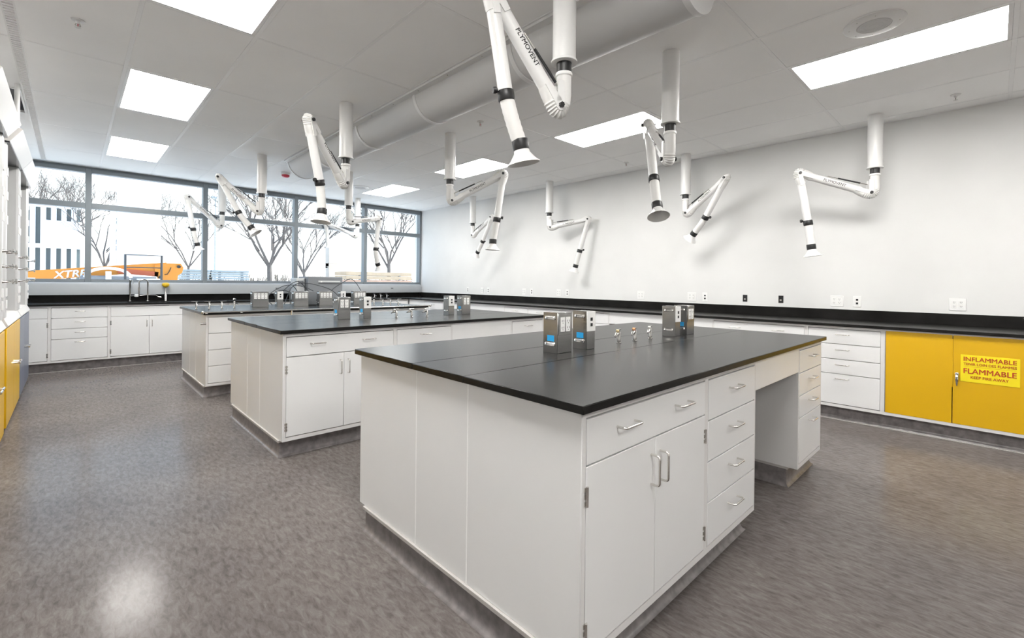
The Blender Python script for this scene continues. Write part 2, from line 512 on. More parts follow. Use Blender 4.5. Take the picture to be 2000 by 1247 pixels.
def cabinet(label, loc, rz, w, d, kind, group=None, name='base_cabinet', zb=ZK, doorm='cab', hinge=True):
    t = thing(name, label, 'cabinet', (loc[0], loc[1], 0), rz, group)
    s = 0.016
    c = MB()
    c.box((0, 0, zb), (s, d, ZC)).box((w - s, 0, zb), (w, d, ZC)).box((s, 0, zb), (w - s, d, zb + 0.026)).box((s, d - 0.012, zb), (w - s, d, ZC)).box((s, 0, ZC - 0.022), (w - s, 0.03 if kind == 'sink' else d, ZC))
    c.obj('carcass', 'cabin' if kind != 'knee' else 'cab', t)
    x0, x1 = s + 0.002, w - s - 0.002
    g = 0.0026
    if kind in ('std', 'eq'):
        zs = STD if kind == 'std' else EQ
        for k in range(4):
            dr = front('drawer', t, x0, x1, zs[k + 1] + g, zs[k] - g)
            link('handle', HANDLE_H, dr, ((x1 - x0) / 2, 0, (zs[k] - zs[k + 1]) - 0.045 if zs[k] - zs[k + 1] > 0.2 else (zs[k] - zs[k + 1]) * 0.62))
    elif kind in ('doors', 'sink', 'single'):
        if kind == 'doors':
            dr = front('drawer', t, x0, x1, 0.725 + g, 0.868 - g)
            for fx in (0.26, 0.74):
                link('handle', HANDLE_H, dr, ((x1 - x0) * fx, 0, 0.085))
        else:
            front('false_front', t, x0, x1, 0.725 + g, 0.868 - g)
        xm = (x0 + x1) / 2
        prs = ((x0, xm - g / 2, -1), (xm + g / 2, x1, 1)) if kind != 'single' else ((x0, x1, 1),)
        for (a, b, sd) in prs:
            dd = front('door', t, a, b, 0.153 + g, 0.725 - g)
            hx = (b - a) - 0.03 if sd < 0 else 0.03
            link('handle', HANDLE_V, dd, (hx, 0, 0.46))
            for hz in (0.07, 0.48):
                link('hinge', HINGE, dd, (0.0 if sd < 0 else (b - a), 0, hz))
    elif kind == 'safety':
        xm = (x0 + x1) / 2
        for (a, b) in ((x0, xm - g), (xm + g, x1)):
            front('door', t, a, b, 0.150, 0.880, doorm)
    return t
# islands ------------------------------------------------------------
ISL = ['island beside the yellow cabinet', 'middle island', 'island nearest the windows']
LAY = [
    [('doors', 1.0958, 1.955), ('eq', 1.955, 2.537), ('knee', 2.537, 3.288), ('std', 3.288, 3.830)],
    [('doors', 1.0865, 1.972), ('std', 1.972, 2.566), ('knee', 2.566, 3.318), ('std', 3.318, 3.814)],
    [('eq', 1.045, 1.64), ('doors', 1.64, 2.54), ('knee', 2.54, 3.26), ('eq', 3.26, 3.814)]]
KN = {'doors': 'white drawer-over-doors cabinet', 'eq': 'white four-drawer cabinet', 'std': 'white four-drawer cabinet'}
for n in range(3):
    x0, x1, y0, y1 = CO[n]
    nm = ISL[n]
    fy, by = y0 + 0.025, y1 - 0.025
    ch0, ch1 = y0 + (0.5657 if n == 0 else 0.57), y0 + (0.926 if n == 0 else 0.93)
    # worktop of three slabs
    t = thing('island_worktop', 'black epoxy worktop of the ' + nm, 'worktop', ((x0 + x1) / 2, (y0 + y1) / 2, ZC))
    cx, cy = (x0 + x1) / 2, (y0 + y1) / 2
    for a, b in ((y0, ch0 - 0.0008), (ch0 + 0.0008, ch1 - 0.0008), (ch1 + 0.0008, y1)):
        MB().box((x0 - cx, a - cy, 0), (x1 - cx, b - cy, TH), 0.0025).obj('slab', 'epoxy', t)
    # end panels
    ex = x0 + 0.025
    t = thing('end_panelling', 'white three-panel end cladding of the ' + nm, 'panel', (ex, cy, ZK))
    for a, b in ((fy, ch0 - 0.0018), (ch0 + 0.0018, ch1 - 0.0018), (ch1 + 0.0018, by)):
        MB().box((0, a - cy, 0), (0.006, b - cy, ZC - ZK), 0.001).obj('panel', 'cab', t)
    for q_ in (ch0, ch1):
        MB().box((-0.0010, q_ - cy - 0.0026, 0.001), (0.004, q_ - cy + 0.0026, ZC - ZK - 0.001)).obj('joint_strip', 'tbar', t)
    # cabinets front and back
    seen = {}
    for kind, a, b in LAY[n]:
        a2 = a + (0.006 if a == LAY[n][0][1] else 0)
        if kind == 'knee':
            t = thing('knee_space_apron', 'white apron above the knee opening of the ' + nm, 'apron', (a, fy, 0), 0)
            MB().box((0.001, 0.0, 0.735), (b - a - 0.001, 0.018, ZC), 0.001).obj('apron', 'cab', t)
            MB().box((0.001, ch0 - fy - 0.02, ZK), (b - a - 0.001, ch0 - fy, ZC)).obj('back_panel', 'cab', t)
            MB().box((0.001, ch1 - fy, ZK), (b - a - 0.001, ch1 - fy + 0.02, ZC)).obj('back_panel', 'cab', t)
            MB().box((0.001, by - fy - 0.018, 0.735), (b - a - 0.001, by - fy, ZC), 0.001).obj('apron', 'cab', t)
            continue
        pos = 'beside the end cladding' if a == LAY[n][0][1] else ('beyond the knee opening' if a > 3.0 else 'beside the knee opening')
        cabinet('%s, %s, %s' % (KN[kind], pos, nm), (a2, fy), 0, b - a2, ch0 - fy - 0.001, kind)
        cabinet('%s on rear, %s, %s' % (KN[kind], pos, nm), (b, by), PI, b - a2, by - ch1 - 0.001, kind)
    # centre chase behind the cabinets and far end panel
    t = thing('service_chase', 'white service chase closing the far end of the ' + nm, 'panel', (x1 - 0.03, cy, ZK))
    MB().box((0, fy - cy + 0.001, 0), (0.005, by - cy - 0.001, ZC - ZK), 0.001).obj('end_panel', 'cab', t)
    # toe base with cove and cap strip
    def ring(ax0, ay0, ax1, ay1, segs, m, nmx, parent):
        # extrude cove profile around the rectangle
        vs, fs = [], []
        K = len(segs)
        for (o, z) in segs:
            vs += [(ax0 - o, ay0 - o, z), (ax1 + o, ay0 - o, z), (ax1 + o, ay1 + o, z), (ax0 - o, ay1 + o, z)]
        for k in range(K - 1):
            for q in range(4):
                fs.append((k * 4 + q, k * 4 + (q + 1) % 4, (k + 1) * 4 + (q + 1) % 4, (k + 1) * 4 + q))
        fs.append((0, 1, 2, 3)); fs.append(tuple((K - 1) * 4 + q for q in (3, 2, 1, 0)))
        return MB().add(vs, fs).obj(nmx, m, parent)
    cove = [(0.020, 0.0005), (0.019, 0.003), (0.010, 0.008), (0.004, 0.018), (0.0, 0.034), (0.0, ZK - 0.016)]
    tr = sgroup('trim_%d' % (n + 2), 'grey coved toe base under the ' + nm, 'toe base', (0, 0, 0))
    kx0, kx1 = [(a, b) for k_, a, b in LAY[n] if k_ == 'knee'][0]
    tx0 = ex + 0.002
    ring(tx0, fy + 0.065, kx0 - 0.005, by - 0.065, cove, 'base', 'cove', tr)
    ring(kx1 + 0.005, fy + 0.065, x1 - 0.03, by - 0.065, cove, 'base', 'cove', tr)
    MB().box((kx0, ch0 + 0.005, 0), (kx1, ch1 - 0.005, ZK)).obj('cove', 'base', tr)
    MB().box((tx0 - 0.012, fy + 0.055, ZK - 0.017), (kx0 - 0.01, by - 0.055, ZK - 0.0005), 0.001).obj('cap_strip', 'cap', tr)
    MB().box((kx1 + 0.002, fy + 0.055, ZK - 0.016), (x1 - 0.028, by - 0.055, ZK - 0.0005), 0.001).obj('cap_strip', 'cap', tr)

# wall runs ------------------------------------------------------------
def run_label(kind): return KN[kind]
RR = [('safety', -0.22, 0.69), ('std', 0.69, 1.29), ('doors', 1.29, 2.22), ('knee', 2.22, 3.61), ('std', 3.61, 4.25), ('doors', 4.25, 5.16), ('std', 5.16, 5.72), ('knee', 5.72, 6.90), ('std', 6.90, 7.50), ('std', 7.50, 8.16), ('fill', 8.16, 8.755)]
RL = {0.69: 'white four-drawer wall cabinet next to the yellow flammables cabinet', 1.29: 'white drawer-over-doors wall cabinet, second from the yellow cabinet',
      3.61: 'white four-drawer wall cabinet between knee opening and doors under the outlets', 4.25: 'white wall cabinet with two-handled drawer behind the middle island',
      5.16: 'narrow white four-drawer wall cabinet behind the middle island', 6.90: 'white four-drawer wall cabinet just past the second knee opening', 7.50: 'white four-drawer wall cabinet next to the corner filler'}
for kind, a, b in RR:
    dpt = XW - XF - 0.004
    if kind == 'safety':
        t = cabinet('yellow double-door flammables cabinet with bilingual warning label', (XF, b), -PI / 2, b - a, dpt, 'safety', name='flammables_cabinet', doorm='yellow')
        SAFE = t
    elif kind == 'knee':
        t = thing('knee_space_apron', 'white apron over %s knee opening of the long wall counter' % ('the wide' if a < 3 else 'the corner-side'), 'apron', (XF, b, 0), -PI / 2)
        MB().box((0.001, 0.0, 0.735), (b - a - 0.001, 0.018, ZC), 0.001).obj('apron', 'cab', t)
        MB().box((0.001, dpt - 0.02, 0.1), (b - a - 0.001, dpt, ZC)).obj('back_panel', 'cab', t)
    elif kind == 'fill':
        t = thing('corner_filler', 'white blank filler panel in the corner of the wall counters', 'panel', (XF, b, 0), -PI / 2)
        MB().box((0.0, 0.0, ZK), (b - a - 0.002, 0.02, ZC), 0.001).obj('panel', 'cab', t)
        MB().box((0.0, 0.02, ZK), (0.02, 0.4, ZC)).obj('stile', 'cab', t)
    else:
        cabinet(RL[a], (XF, b), -PI / 2, b - a, dpt, kind)
# safety cabinet details: doors are children named door
doors = [c for c in SAFE.children if c.name.startswith('door')]
doors.sort(key=lambda c: c.location.x)
d2 = doors[1]
dw = doors[1].data.vertices
W2 = max(v.co.x for v in dw)
# latch handle
lt = MB()
lt.box((0.012, -0.010, 0.375), (0.036, 0.0, 0.425), 0.004)
lt.tube([(0.024, -0.012, 0.40), (0.024, -0.022, 0.39), (0.024, -0.022, 0.36), (0.024, -0.017, 0.318)], [0.011, 0.012, 0.010, 0.004], 12)
lt.obj('latch_handle', 'chrome', d2)
MB().box((-0.006, -0.003, 0.30), (-0.0005, 0.002, 0.70)).obj('seal_strip', 'yellow', d2)
# warning label: plate with printed words
LX0, LX1, LZ0, LZ1 = 0.045, 0.375, 0.358, 0.578
lab = MB().box((LX0, -0.0022, LZ0), (LX1, -0.0005, LZ1), 0.0005).obj('warning_label', 'ysign', d2)
cxl = (LX0 + LX1) / 2
for (s_, z, w, hgt, bold) in (('INFLAMMABLE', 0.545, 0.295, 0.034, 0.0018), ('TENIR LOIN DES FLAMMES', 0.504, 0.295, 0.020, 0.0014), ('FLAMMABLE', 0.447, 0.295, 0.042, 0.0020), ('KEEP FIRE AWAY', 0.398, 0.212, 0.022, 0.0014)):
    vs, fs = text_mesh(s_, 0.05, bold=bold * 0.5)
    wx = max(v[0] for v in vs) * 2; hy = max(v[1] for v in vs) * 2
    vs = [(cxl + v[0] / wx * w, -0.0028 - v[2], z + v[1] / hy * hgt) for v in vs]
    lo = MB().add(vs, fs).obj('print', 'rsign', None)
    lo.parent = d2
MB().box((LX0 + 0.02, -0.0028, 0.4815), (LX1 - 0.02, -0.0022, 0.4828)).obj('print', 'rsign', d2)
# piano hinge
MB().cyl((0.018, -0.002, 0.155), (0.018, -0.002, 0.875), 0.0035, 8).obj('piano_hinge', 'satin', SAFE)

# long wall counter (one piece with splash), window counter
def counter(name, label, a, b, spl_a, spl_b, hole=None):
    t = thing(name, label, 'worktop', (a[0], a[1], ZC))
    o = Vector((a[0], a[1], ZC))
    W_, D_ = b[0] - a[0], b[1] - a[1]
    if hole is None:
        MB().box((0, 0, 0), (W_, D_, TH), 0.0025).obj('top', 'epoxy', t)
    else:
        hx0, hy0, hx1, hy1 = hole[0] - a[0], hole[1] - a[1], hole[2] - a[0], hole[3] - a[1]
        vs = []
        for z in (0, TH):
            vs += [(0, 0, z), (W_, 0, z), (W_, D_, z), (0, D_, z), (hx0, hy0, z), (hx1, hy0, z), (hx1, hy1, z), (hx0, hy1, z)]
        fs = []
        for q in range(4):
            n_ = (q + 1) % 4
            fs += [(q, n_, 4 + n_, 4 + q), (8 + q, 12 + q, 12 + n_, 8 + n_), (q, 8 + q, 8 + n_, n_), (4 + q, 4 + n_, 12 + n_, 12 + q)]
        MB().add(vs, fs).obj('top', 'epoxy', t)
    MB().box((spl_a[0] - a[0], spl_a[1] - a[1], TH), (spl_b[0] - a[0], spl_b[1] - a[1], 1.026 - ZC), 0.001).obj('splashback', 'epoxy', t)
    return t
counter('wall_worktop', 'long black epoxy counter with splashback along the plain wall', (XF - 0.025, -0.9), (XW, YW), (XW - 0.02, -0.9), (XW, YW - 0.02))
counter('window_worktop', 'black epoxy counter with splashback under the windows', (XL, YF - 0.025), (XF - 0.026, YW), (XL, YW - 0.02), (XF - 0.026, YW), hole=(0.61, 8.85, 1.09, 9.19))
# splash of corner part
tag(MB().box((XF - 0.025, YW - 0.02, ZT), (XW - 0.021, YW, 1.026), 0.001).obj('splashback', 'epoxy'), 'short black splashback strip filling the counter corner', 'splashback')
WR = [('single', -0.83, -0.21), ('std', -0.21, 0.395), ('sink', 0.395, 1.305), ('std', 1.305, 1.91), ('doors', 1.91, 2.82), ('doors', 2.82, 3.73), ('std', 3.73, 4.33), ('doors', 4.33, 5.27)]
WL = ['white single-door window cabinet beside the fume hoods', 'white four-drawer window cabinet between single door and sink', 'white sink cabinet with two doors below the faucets',
      'white four-drawer window cabinet next to the sink cabinet', 'white double-door window cabinet, second past the sink', 'white double-door window cabinet under the grey instrument', 'white four-drawer window cabinet past the instrument', 'white double-door window cabinet at the room corner']
for (kind, a, b), l in zip(WR, WL):
    cabinet(l, (a, YF), 0, b - a, YW - YF - 0.004, kind)
tr = sgroup('trim_5', 'grey toe base under the wall cabinets', 'toe base')
MB().box((XF + 0.05, -0.2, 0), (XW - 0.01, YF + 0.4, ZK)).obj('cove', 'base', tr)
MB().prism([(XF + 0.05, 0.03), (XF + 0.044, 0.012), (XF + 0.03, 0.0005), (XF + 0.05, 0.0005)], -0.2, YF + 0.05, axis=1).obj('cove_foot', 'base', tr)
MB().box((XF + 0.012, -0.2, 0.0), (XF + 0.024, YF + 0.03, 0.004)).obj('sealant_line', 'cap', tr)
MB().box((-0.83, YF + 0.05, 0), (XF + 0.05, YW - 0.01, ZK)).obj('cove', 'base', tr)
MB().box((-0.83, YF + 0.012, 0.0), (XF + 0.02, YF + 0.024, 0.004)).obj('sealant_line', 'cap', tr)

# ------------------------------------------------------------------ service pedestals
def duplex(mb_w, mb_b, x, y, z, h=0.075, w=0.032):
    mb_w.box((x - w / 2, y - 0.004, z - h / 2), (x + w / 2, y + 0.001, z + h / 2), 0.002)
def slots(mb, x, y, z):
    for dz in (-0.019, 0.019):
        for dx in (-0.007, 0.007):
            mb.box((x + dx - 0.0014, y - 0.0046, z + dz - 0.005), (x + dx + 0.0014, y - 0.003, z + dz + 0.005))
        mb.cyl((x, y - 0.0046, z + dz - 0.011), (x, y - 0.003, z + dz - 0.011), 0.0022, 6)
def pedestal(label, cx, cy, gang, blue, group):
    # cx, cy: front corner nearest the end cladding (min x, min y)
    w = {0: 0.075, 2: 0.118, 4: 0.192}[gang]
    d, hh = 0.092, 0.206
    t = thing('outlet_pedestal', label, 'outlet box', (cx + w / 2, cy + d / 2, ZT), 0, group)
    X0, X1, Y0, Y1 = -w / 2, w / 2, -d / 2, d / 2
    MB().box((X0, Y0, 0), (X1, Y1, hh), 0.002).obj('housing', 'steel', t)
    MB().box((X0 - 0.0015, Y0 - 0.0015, 0.0), (X0 + 0.0, Y1 + 0.0015, hh + 0.001), 0.0006).obj('end_plate', 'steel', t)
    for z in (0.045, 0.178):
        b = MB()
        vs, fs = [], []
        n = 10
        for i in range(n + 1):
            a = PI * i / n
            yy = -0.034 * math.cos(a)
            dep = 0.011 * math.sin(a) ** 0.6
            vs += [(X0 - 0.0014, yy, z - 0.009), (X0 - 0.0014 - dep, yy, z - 0.006), (X0 - 0.0014 - dep * 0.8, yy, z + 0.004), (X0 - 0.0014, yy, z + 0.010)]
        for i in range(n):
            for k in range(3):
                fs.append((i * 4 + k, i * 4 + k + 1, (i + 1) * 4 + k + 1, (i + 1) * 4 + k))
        b.add(vs, fs).obj('pull_louvre', 'chrome', t)
    if blue:
        MB().box((X0 - 0.0022, -0.026, 0.060), (X0 - 0.0012, 0.020, 0.090)).obj('sticker', 'blue', t)
    for side in (-1, 1):
        Y = Y0 if side < 0 else Y1
        if gang == 0:
            pl = MB().box((X0 + 0.001, Y - 0.004 if side < 0 else Y - 0.001, 0.098), (X1 - 0.001, Y + 0.001 if side < 0 else Y + 0.004, hh - 0.001), 0.001).obj('data_plate', 'white', t)
            for z in (0.133, 0.163):
                MB().box((-0.009, Y + side * 0.003, z - 0.009), (0.009, Y + side * 0.0055, z + 0.009)).obj('jack', 'blackp', pl)
        else:
            pw = w - 0.012
            pl = MB().box((-pw / 2, Y - 0.0025 if side < 0 else Y, 0.092), (pw / 2, Y if side < 0 else Y + 0.0025, hh - 0.006), 0.0008).obj('cover_plate', 'steel', t)
            for k in range(gang):
                x = (k - (gang - 1) / 2) * 0.042
                Yp = Y + side * 0.0025
                sk = MB().box((x - 0.0165, Yp - 0.002, 0.109), (x + 0.0165, Yp + 0.002, 0.183), 0.001).obj('socket', 'white', pl)
                sl = MB()
                for dz in (0.129, 0.163):
                    for dx in (-0.007, 0.007):
                        sl.box((x + dx - 0.0014, Yp + side * 0.0018, dz - 0.004), (x + dx + 0.0014, Yp + side * 0.0026, dz + 0.006))
                    sl.box((x - 0.002, Yp + side * 0.0018, dz - 0.012), (x + 0.002, Yp + side * 0.0026, dz - 0.008))
                o_ = sl.obj('slots', 'blackp', pl)
                o_['kind'] = 'stuff'
    return t
g1 = 'outlet pedestals on the island beside the yellow cabinet'
pedestal('steel two-gang pedestal nearest the end cladding, island beside the yellow cabinet', 1.763, 1.512, 2, True, g1)
pedestal('steel data-jack pedestal with blue sticker, island beside the yellow cabinet', 1.995, 1.506, 0, True, g1)
pedestal('steel data-jack pedestal without sticker, island beside the yellow cabinet', 2.977, 1.502, 0, False, g1)
pedestal('steel two-gang pedestal past the gas taps, island beside the yellow cabinet', 3.138, 1.497, 2, True, g1)
g2 = 'outlet pedestals on the middle island'
pedestal('steel two-gang outlet pedestal before the taps of the middle island', 1.757, 4.128, 2, True, g2)
pedestal('steel data-jack pedestal before the taps of the middle island', 2.001, 4.118, 0, True, g2)
pedestal('steel data-jack pedestal past the taps of the middle island', 2.951, 4.075, 0, False, g2)
pedestal('steel two-gang outlet pedestal past the taps of the middle island', 3.110, 4.045, 2, True, g2)
g3 = 'outlet pedestals on the island nearest the windows'
pedestal('steel four-gang outlet pedestal beside the taps, island nearest the windows', 1.694, 6.62, 4, False, g3)
pedestal('steel data-jack pedestal between two four-gang pedestals, island nearest the windows', 1.985, 6.60, 0, False, g3)
pedestal('steel four-gang outlet pedestal in front of the tangled cables, island nearest the windows', 2.199, 6.60, 4, False, g3)
pedestal('steel four-gang outlet pedestal in front of the grey instrument, island nearest the windows', 2.540, 6.60, 4, False, g3)
pedestal('steel data-jack pedestal past the grey instrument, island nearest the windows', 2.835, 6.57, 0, False, g3)
pedestal('steel four-gang outlet pedestal farthest from the hoods, island nearest the windows', 3.025, 6.55, 4, False, g3)

# ------------------------------------------------------------------ bench taps
def tap(label, x, y, rz, capm='satin', group=None, style=0):
    t = thing('bench_tap', label, 'tap', (x, y, ZT), rz, group)
    MB().lathe([(0.016, 0), (0.016, 0.004), (0.011, 0.007), (0.0105, 0.062), (0.0085, 0.066)], n=16).obj('post', 'chrome', t)
    if style == 0:
        v = MB().tube([(0.004, 0, 0.054), (-0.012, 0, 0.056), (-0.026, 0, 0.058)], [0.008, 0.010, 0.011], 12)
        v.tube([(-0.026, 0, 0.058), (-0.034, 0, 0.054), (-0.055, 0, 0.046), (-0.062, 0, 0.043)], [0.011, 0.011, 0.006, 0.0045], 12)
        v.obj('nozzle', 'chrome', t)
        MB().lathe([(0.010, 0.060), (0.011, 0.066), (0.0105, 0.080), (0.008, 0.084)], c=(-0.020, 0, 0), n=14).obj('valve_cap', capm, t)
        MB().tube([(-0.022, 0, 0.080), (0.0, 0, 0.079), (0.030, 0, 0.080)], [0.005, 0.006, 0.004], 8).obj('lever', 'chrome', t)
    elif style == 1:
        MB().tube([(0, 0, 0.060), (0, 0, 0.078)], [0.009, 0.008], 12).obj('valve_cap', capm, t)
        MB().tube([(-0.052, 0, 0.086), (-0.01, 0, 0.084), (0.012, 0, 0.080)], [0.0055, 0.006, 0.007], 8).obj('lever', 'chrome', t)
        MB().tube([(0, 0, 0.050), (0.0, -0.03, 0.052), (0.0, -0.045, 0.044)], [0.006, 0.006, 0.004], 8).obj('nozzle', 'chrome', t)
    else:
        MB().lathe([(0.010, 0.060), (0.012, 0.075), (0.007, 0.085), (0.018, 0.10), (0.020, 0.108), (0.008, 0.118)], n=14).obj('valve_cap', 'chrome', t)
        MB().tube([(0, 0, 0.050), (0.03, 0, 0.054), (0.042, 0, 0.046)], [0.007, 0.006, 0.004], 8).obj('nozzle', 'chrome', t)
    return t
COPPER = mat('copper_cap', (0.62, 0.30, 0.16), 0.25, metal=1)
BRASS = mat('brass_cap', (0.62, 0.50, 0.30), 0.25, metal=1)
ga = 'gas taps on the island beside the yellow cabinet'
tap('chrome gas tap with pale brass cap, island beside the yellow cabinet', 2.376, 1.555, 0.25, BRASS, ga)
tap('chrome gas tap with copper cap, middle of three beside the yellow cabinet island', 2.547, 1.55, 0.25, COPPER, ga)
tap('chrome gas tap with chrome cap, island beside the yellow cabinet', 2.734, 1.55, 0.25, 'chrome', ga)
for k, (x, y) in enumerate([(2.335, 4.10), (2.490, 4.07), (2.640, 4.02)]):
    tap('chrome gas tap on the middle island, %s of three from its outlet boxes' % ('first', 'second', 'third')[k], x, y, 0.1, 'chrome', 'gas taps on the middle island')
for k, (x, y) in enumerate([(1.088, 6.62), (1.221, 6.63), (1.356, 6.64)]):
    tap('chrome lever tap at hood end of the island nearest the windows, %s of three' % ('first', 'second', 'third')[k], x, y, 0 if k < 2 else PI, 'chrome', 'lever taps at the hood end of the window island', 1)
tap('tall chrome tap with domed knob beside a four-gang outlet pedestal', 1.499, 6.665, 0, 'chrome', None, 2)
tap('chrome tap with domed knob at the corner side of the island nearest the windows', 3.33, 6.52, PI, 'chrome', None, 2)
for k, (x, y) in enumerate([(3.435, 6.44), (3.535, 6.39), (3.645, 6.35)]):
    tap('chrome lever tap at corner side of the island nearest the windows, %s of three' % ('first', 'second', 'third')[k], x, y, 0 if k < 2 else PI, 'chrome', 'lever taps at the corner side of the window island', 1)
for k, x in enumerate((4.60, 4.74, 4.88)):
    tap('chrome lever tap standing on the window counter, %s of three' % ('first', 'second', 'third')[k], x, 8.98, 0.6, 'chrome', 'lever taps on the window counter', 1)

# rod along the front edge of the window island
x0, x1, y0, y1 = CO[2]
t = thing('steel_edge_rail', 'thin stainless rail along the front edge of the island nearest the windows', 'rail', (x0, y0, ZT))
MB().cyl((-0.01, -0.028, 0.004), (x1 - x0 + 0.01, -0.028, 0.004), 0.007, 10).obj('rod', 'chrome', t)
for x in (0.02, 0.35, 1.55, x1 - x0 - 0.02):
    MB().box((x - 0.012, -0.036, -0.012), (x + 0.012, 0.0, -0.002), 0.001).obj('bracket', 'satin', t)
for x in (-0.012, x1 - x0 + 0.012):
    MB().lathe([(0.004, -0.016), (0.014, -0.010), (0.017, 0), (0.014, 0.010), (0.004, 0.016)], c=(x, -0.028, 0.004), n=12).obj('end_knob', 'chrome', t)
MB().cyl((0.88, -0.03, -0.08), (0.88, -0.03, -0.004), 0.012, 10).obj('drop_post', 'chrome', t)
t = thing('door_bumper', 'small steel bumper on the corner of the island nearest the windows', 'bumper', (x0 - 0.004, y0 + 0.02, 0.80))
MB().cyl((-0.02, 0, 0), (0.03, 0, 0), 0.012, 10).obj('stud', 'satin', t)

# ------------------------------------------------------------------ window counter fittings
t = thing('gooseneck_faucet', 'chrome gooseneck lab faucet over the sink under the windows', 'faucet', (0.88, 9.30, ZT))
MB().lathe([(0.022, 0), (0.022, 0.006), (0.012, 0.012), (0.011, 0.10)], n=14).obj('post', 'chrome', t)
gp = [(0, 0, 0.08), (0, 0, 0.30)] + [(-0.055 + 0.055 * math.cos(a), -0.01, 0.30 + 0.045 * math.sin(a)) for a in [PI * k / 8 for k in range(1, 9)]] + [(-0.11, -0.01, 0.22)]
MB().tube(gp, 0.010, 10).obj('spout', 'chrome', t)
MB().tube([(-0.10, 0, 0.09), (0, 0, 0.10), (0.10, 0, 0.095), (0.13, -0.01, 0.07), (0.17, -0.02, 0.06)], 0.008, 8).obj('handles', 'chrome', t)
MB().tube([(-0.11, -0.01, 0.22), (-0.11, -0.01, 0.16), (-0.11, -0.01, 0.10)], [0.014, 0.011, 0.006], 10).obj('serrated_tip', 'chrome', t)
t = thing('pure_water_faucet', 'straight chrome faucet with white knob beside the gooseneck', 'faucet', (0.665, 9.34, ZT))
MB().lathe([(0.02, 0), (0.02, 0.006), (0.011, 0.012), (0.011, 0.33), (0.014, 0.335), (0.010, 0.345)], n=14).obj('post', 'chrome', t)
MB().tube([(0, 0, 0.08), (0.05, -0.02, 0.085)], 0.009, 8).obj('valve', 'chrome', t)
MB().lathe([(0.010, -0.02), (0.026, -0.014), (0.028, 0.012), (0.012, 0.024)], c=(0.075, -0.03, 0.088), n=12).obj('knob', 'white', t)
MB().tube([(0.0, 0, 0.32), (0.03, -0.03, 0.33), (0.034, -0.05, 0.28)], [0.009, 0.009, 0.007], 8).obj('spout', 'chrome', t)
t = thing('eyewash_unit', 'yellow-capped eyewash fixture beside the sink faucets', 'eyewash', (1.115, 9.36, ZT))
MB().lathe([(0.02, 0), (0.02, 0.01), (0.016, 0.015), (0.016, 0.10), (0.011, 0.11), (0.010, 0.20), (0.014, 0.22)], n=14).obj('hose_post', 'satin', t)
MB().lathe([(0.014, 0.215), (0.045, 0.24), (0.052, 0.262), (0.045, 0.285), (0.02, 0.295)], n=18).obj('dust_cap', 'yel2', t)
MB().box((-0.012, -0.022, 0.02), (0.012, -0.014, 0.10), 0.002).obj('squeeze_grip', 'white', t)
# sink basin rim
t = thing('sink', 'black undermount sink set in the window counter below the faucets', 'sink', (0.85, 9.02, ZT))
rim = MB()
for a, b in (((-0.26, -0.19), (0.26, -0.17)), ((-0.26, 0.17), (0.26, 0.19)), ((-0.26, -0.17), (-0.24, 0.17)), ((0.24, -0.17), (0.26, 0.17))):
    rim.box((a[0], a[1], -0.001), (b[0], b[1], 0.003), 0.001)
rim.obj('rim', 'epoxy', t)
bs = MB()
bs.box((-0.25, -0.18, -0.235), (0.25, 0.18, -0.225))
for a, b in (((-0.25, -0.18), (0.25, -0.17)), ((-0.25, 0.17), (0.25, 0.18)), ((-0.25, -0.17), (-0.24, 0.17)), ((0.24, -0.17), (0.25, 0.17))):
    bs.box((a[0], a[1], -0.225), (b[0], b[1], -TH))
bs.obj('basin', 'epoxy', t)
MB().lathe([(0.03, -0.2255), (0.032, -0.222), (0.02, -0.221)], n=16).obj('drain', 'satin', t)

# right-hand edge faucet
t = thing('wall_counter_faucet', 'chrome faucet with copper-toned handle at the end of the long counter', 'faucet', (5.68, -0.27, ZT))
MB().lathe([(0.026, 0), (0.026, 0.008), (0.015, 0.016), (0.014, 0.15), (0.02, 0.155), (0.02, 0.185), (0.01, 0.19)], n=16).obj('post', 'chrome', t)
MB().tube([(0, 0, 0.10), (-0.03, 0.05, 0.105), (-0.04, 0.085, 0.10)], [0.011, 0.010, 0.007], 10).obj('side_valve', 'chrome', t)
MB().tube([(-0.06, 0.06, 0.178), (0, 0, 0.185), (0.06, -0.03, 0.18)], [0.006, 0.008, 0.006], 8).obj('lever', COPPER, t)
MB().tube([(-0.04, 0.085, 0.10), (-0.05, 0.105, 0.10)], [0.013, 0.013], 10).obj('knob', 'chrome', t)

# instrument, its exhaust box and cables
t = thing('grey_instrument', 'large grey boxed instrument on the window counter under the exhaust box', 'instrument', (3.52, 9.08, ZT))
MB().box((-0.33, -0.24, 0.0), (0.33, 0.28, 0.43), 0.012).obj('case', 'grey', t)
MB().box((-0.14, -0.244, 0.33), (0.28, -0.238, 0.355), 0.001).obj('vent_slot', 'lgrey', t)
MB().box((-0.14, -0.246, 0.30), (0.28, -0.238, 0.308), 0.001).obj('vent_slot', 'black', t)
MB().box((-0.10, -0.246, 0.325), (-0.07, -0.238, 0.345), 0.001).obj('badge', 'white', t)
t = thing('small_instrument', 'small light grey unit beside the large grey instrument', 'instrument', (3.10, 9.12, ZT))
MB().box((-0.075, -0.16, 0.0), (0.075, 0.16, 0.40), 0.008).obj('case', 'lgrey', t)
MB().box((-0.05, -0.163, 0.25), (0.05, -0.158, 0.35), 0.001).obj('panel', 'grey', t)
t = thing('wedge_enclosure', 'grey slanted enclosure standing between four-gang pedestals', 'instrument', (2.48, 6.86, ZT))
MB().prism([(-0.10, 0.0), (0.09, 0.0), (0.09, 0.20), (-0.03, 0.20)], -0.07, 0.07, axis=1).obj('case', 'grey', t)
MB().box((-0.12, -0.08, 0.0), (0.11, 0.08, 0.012), 0.002).obj('foot', 'black', t)
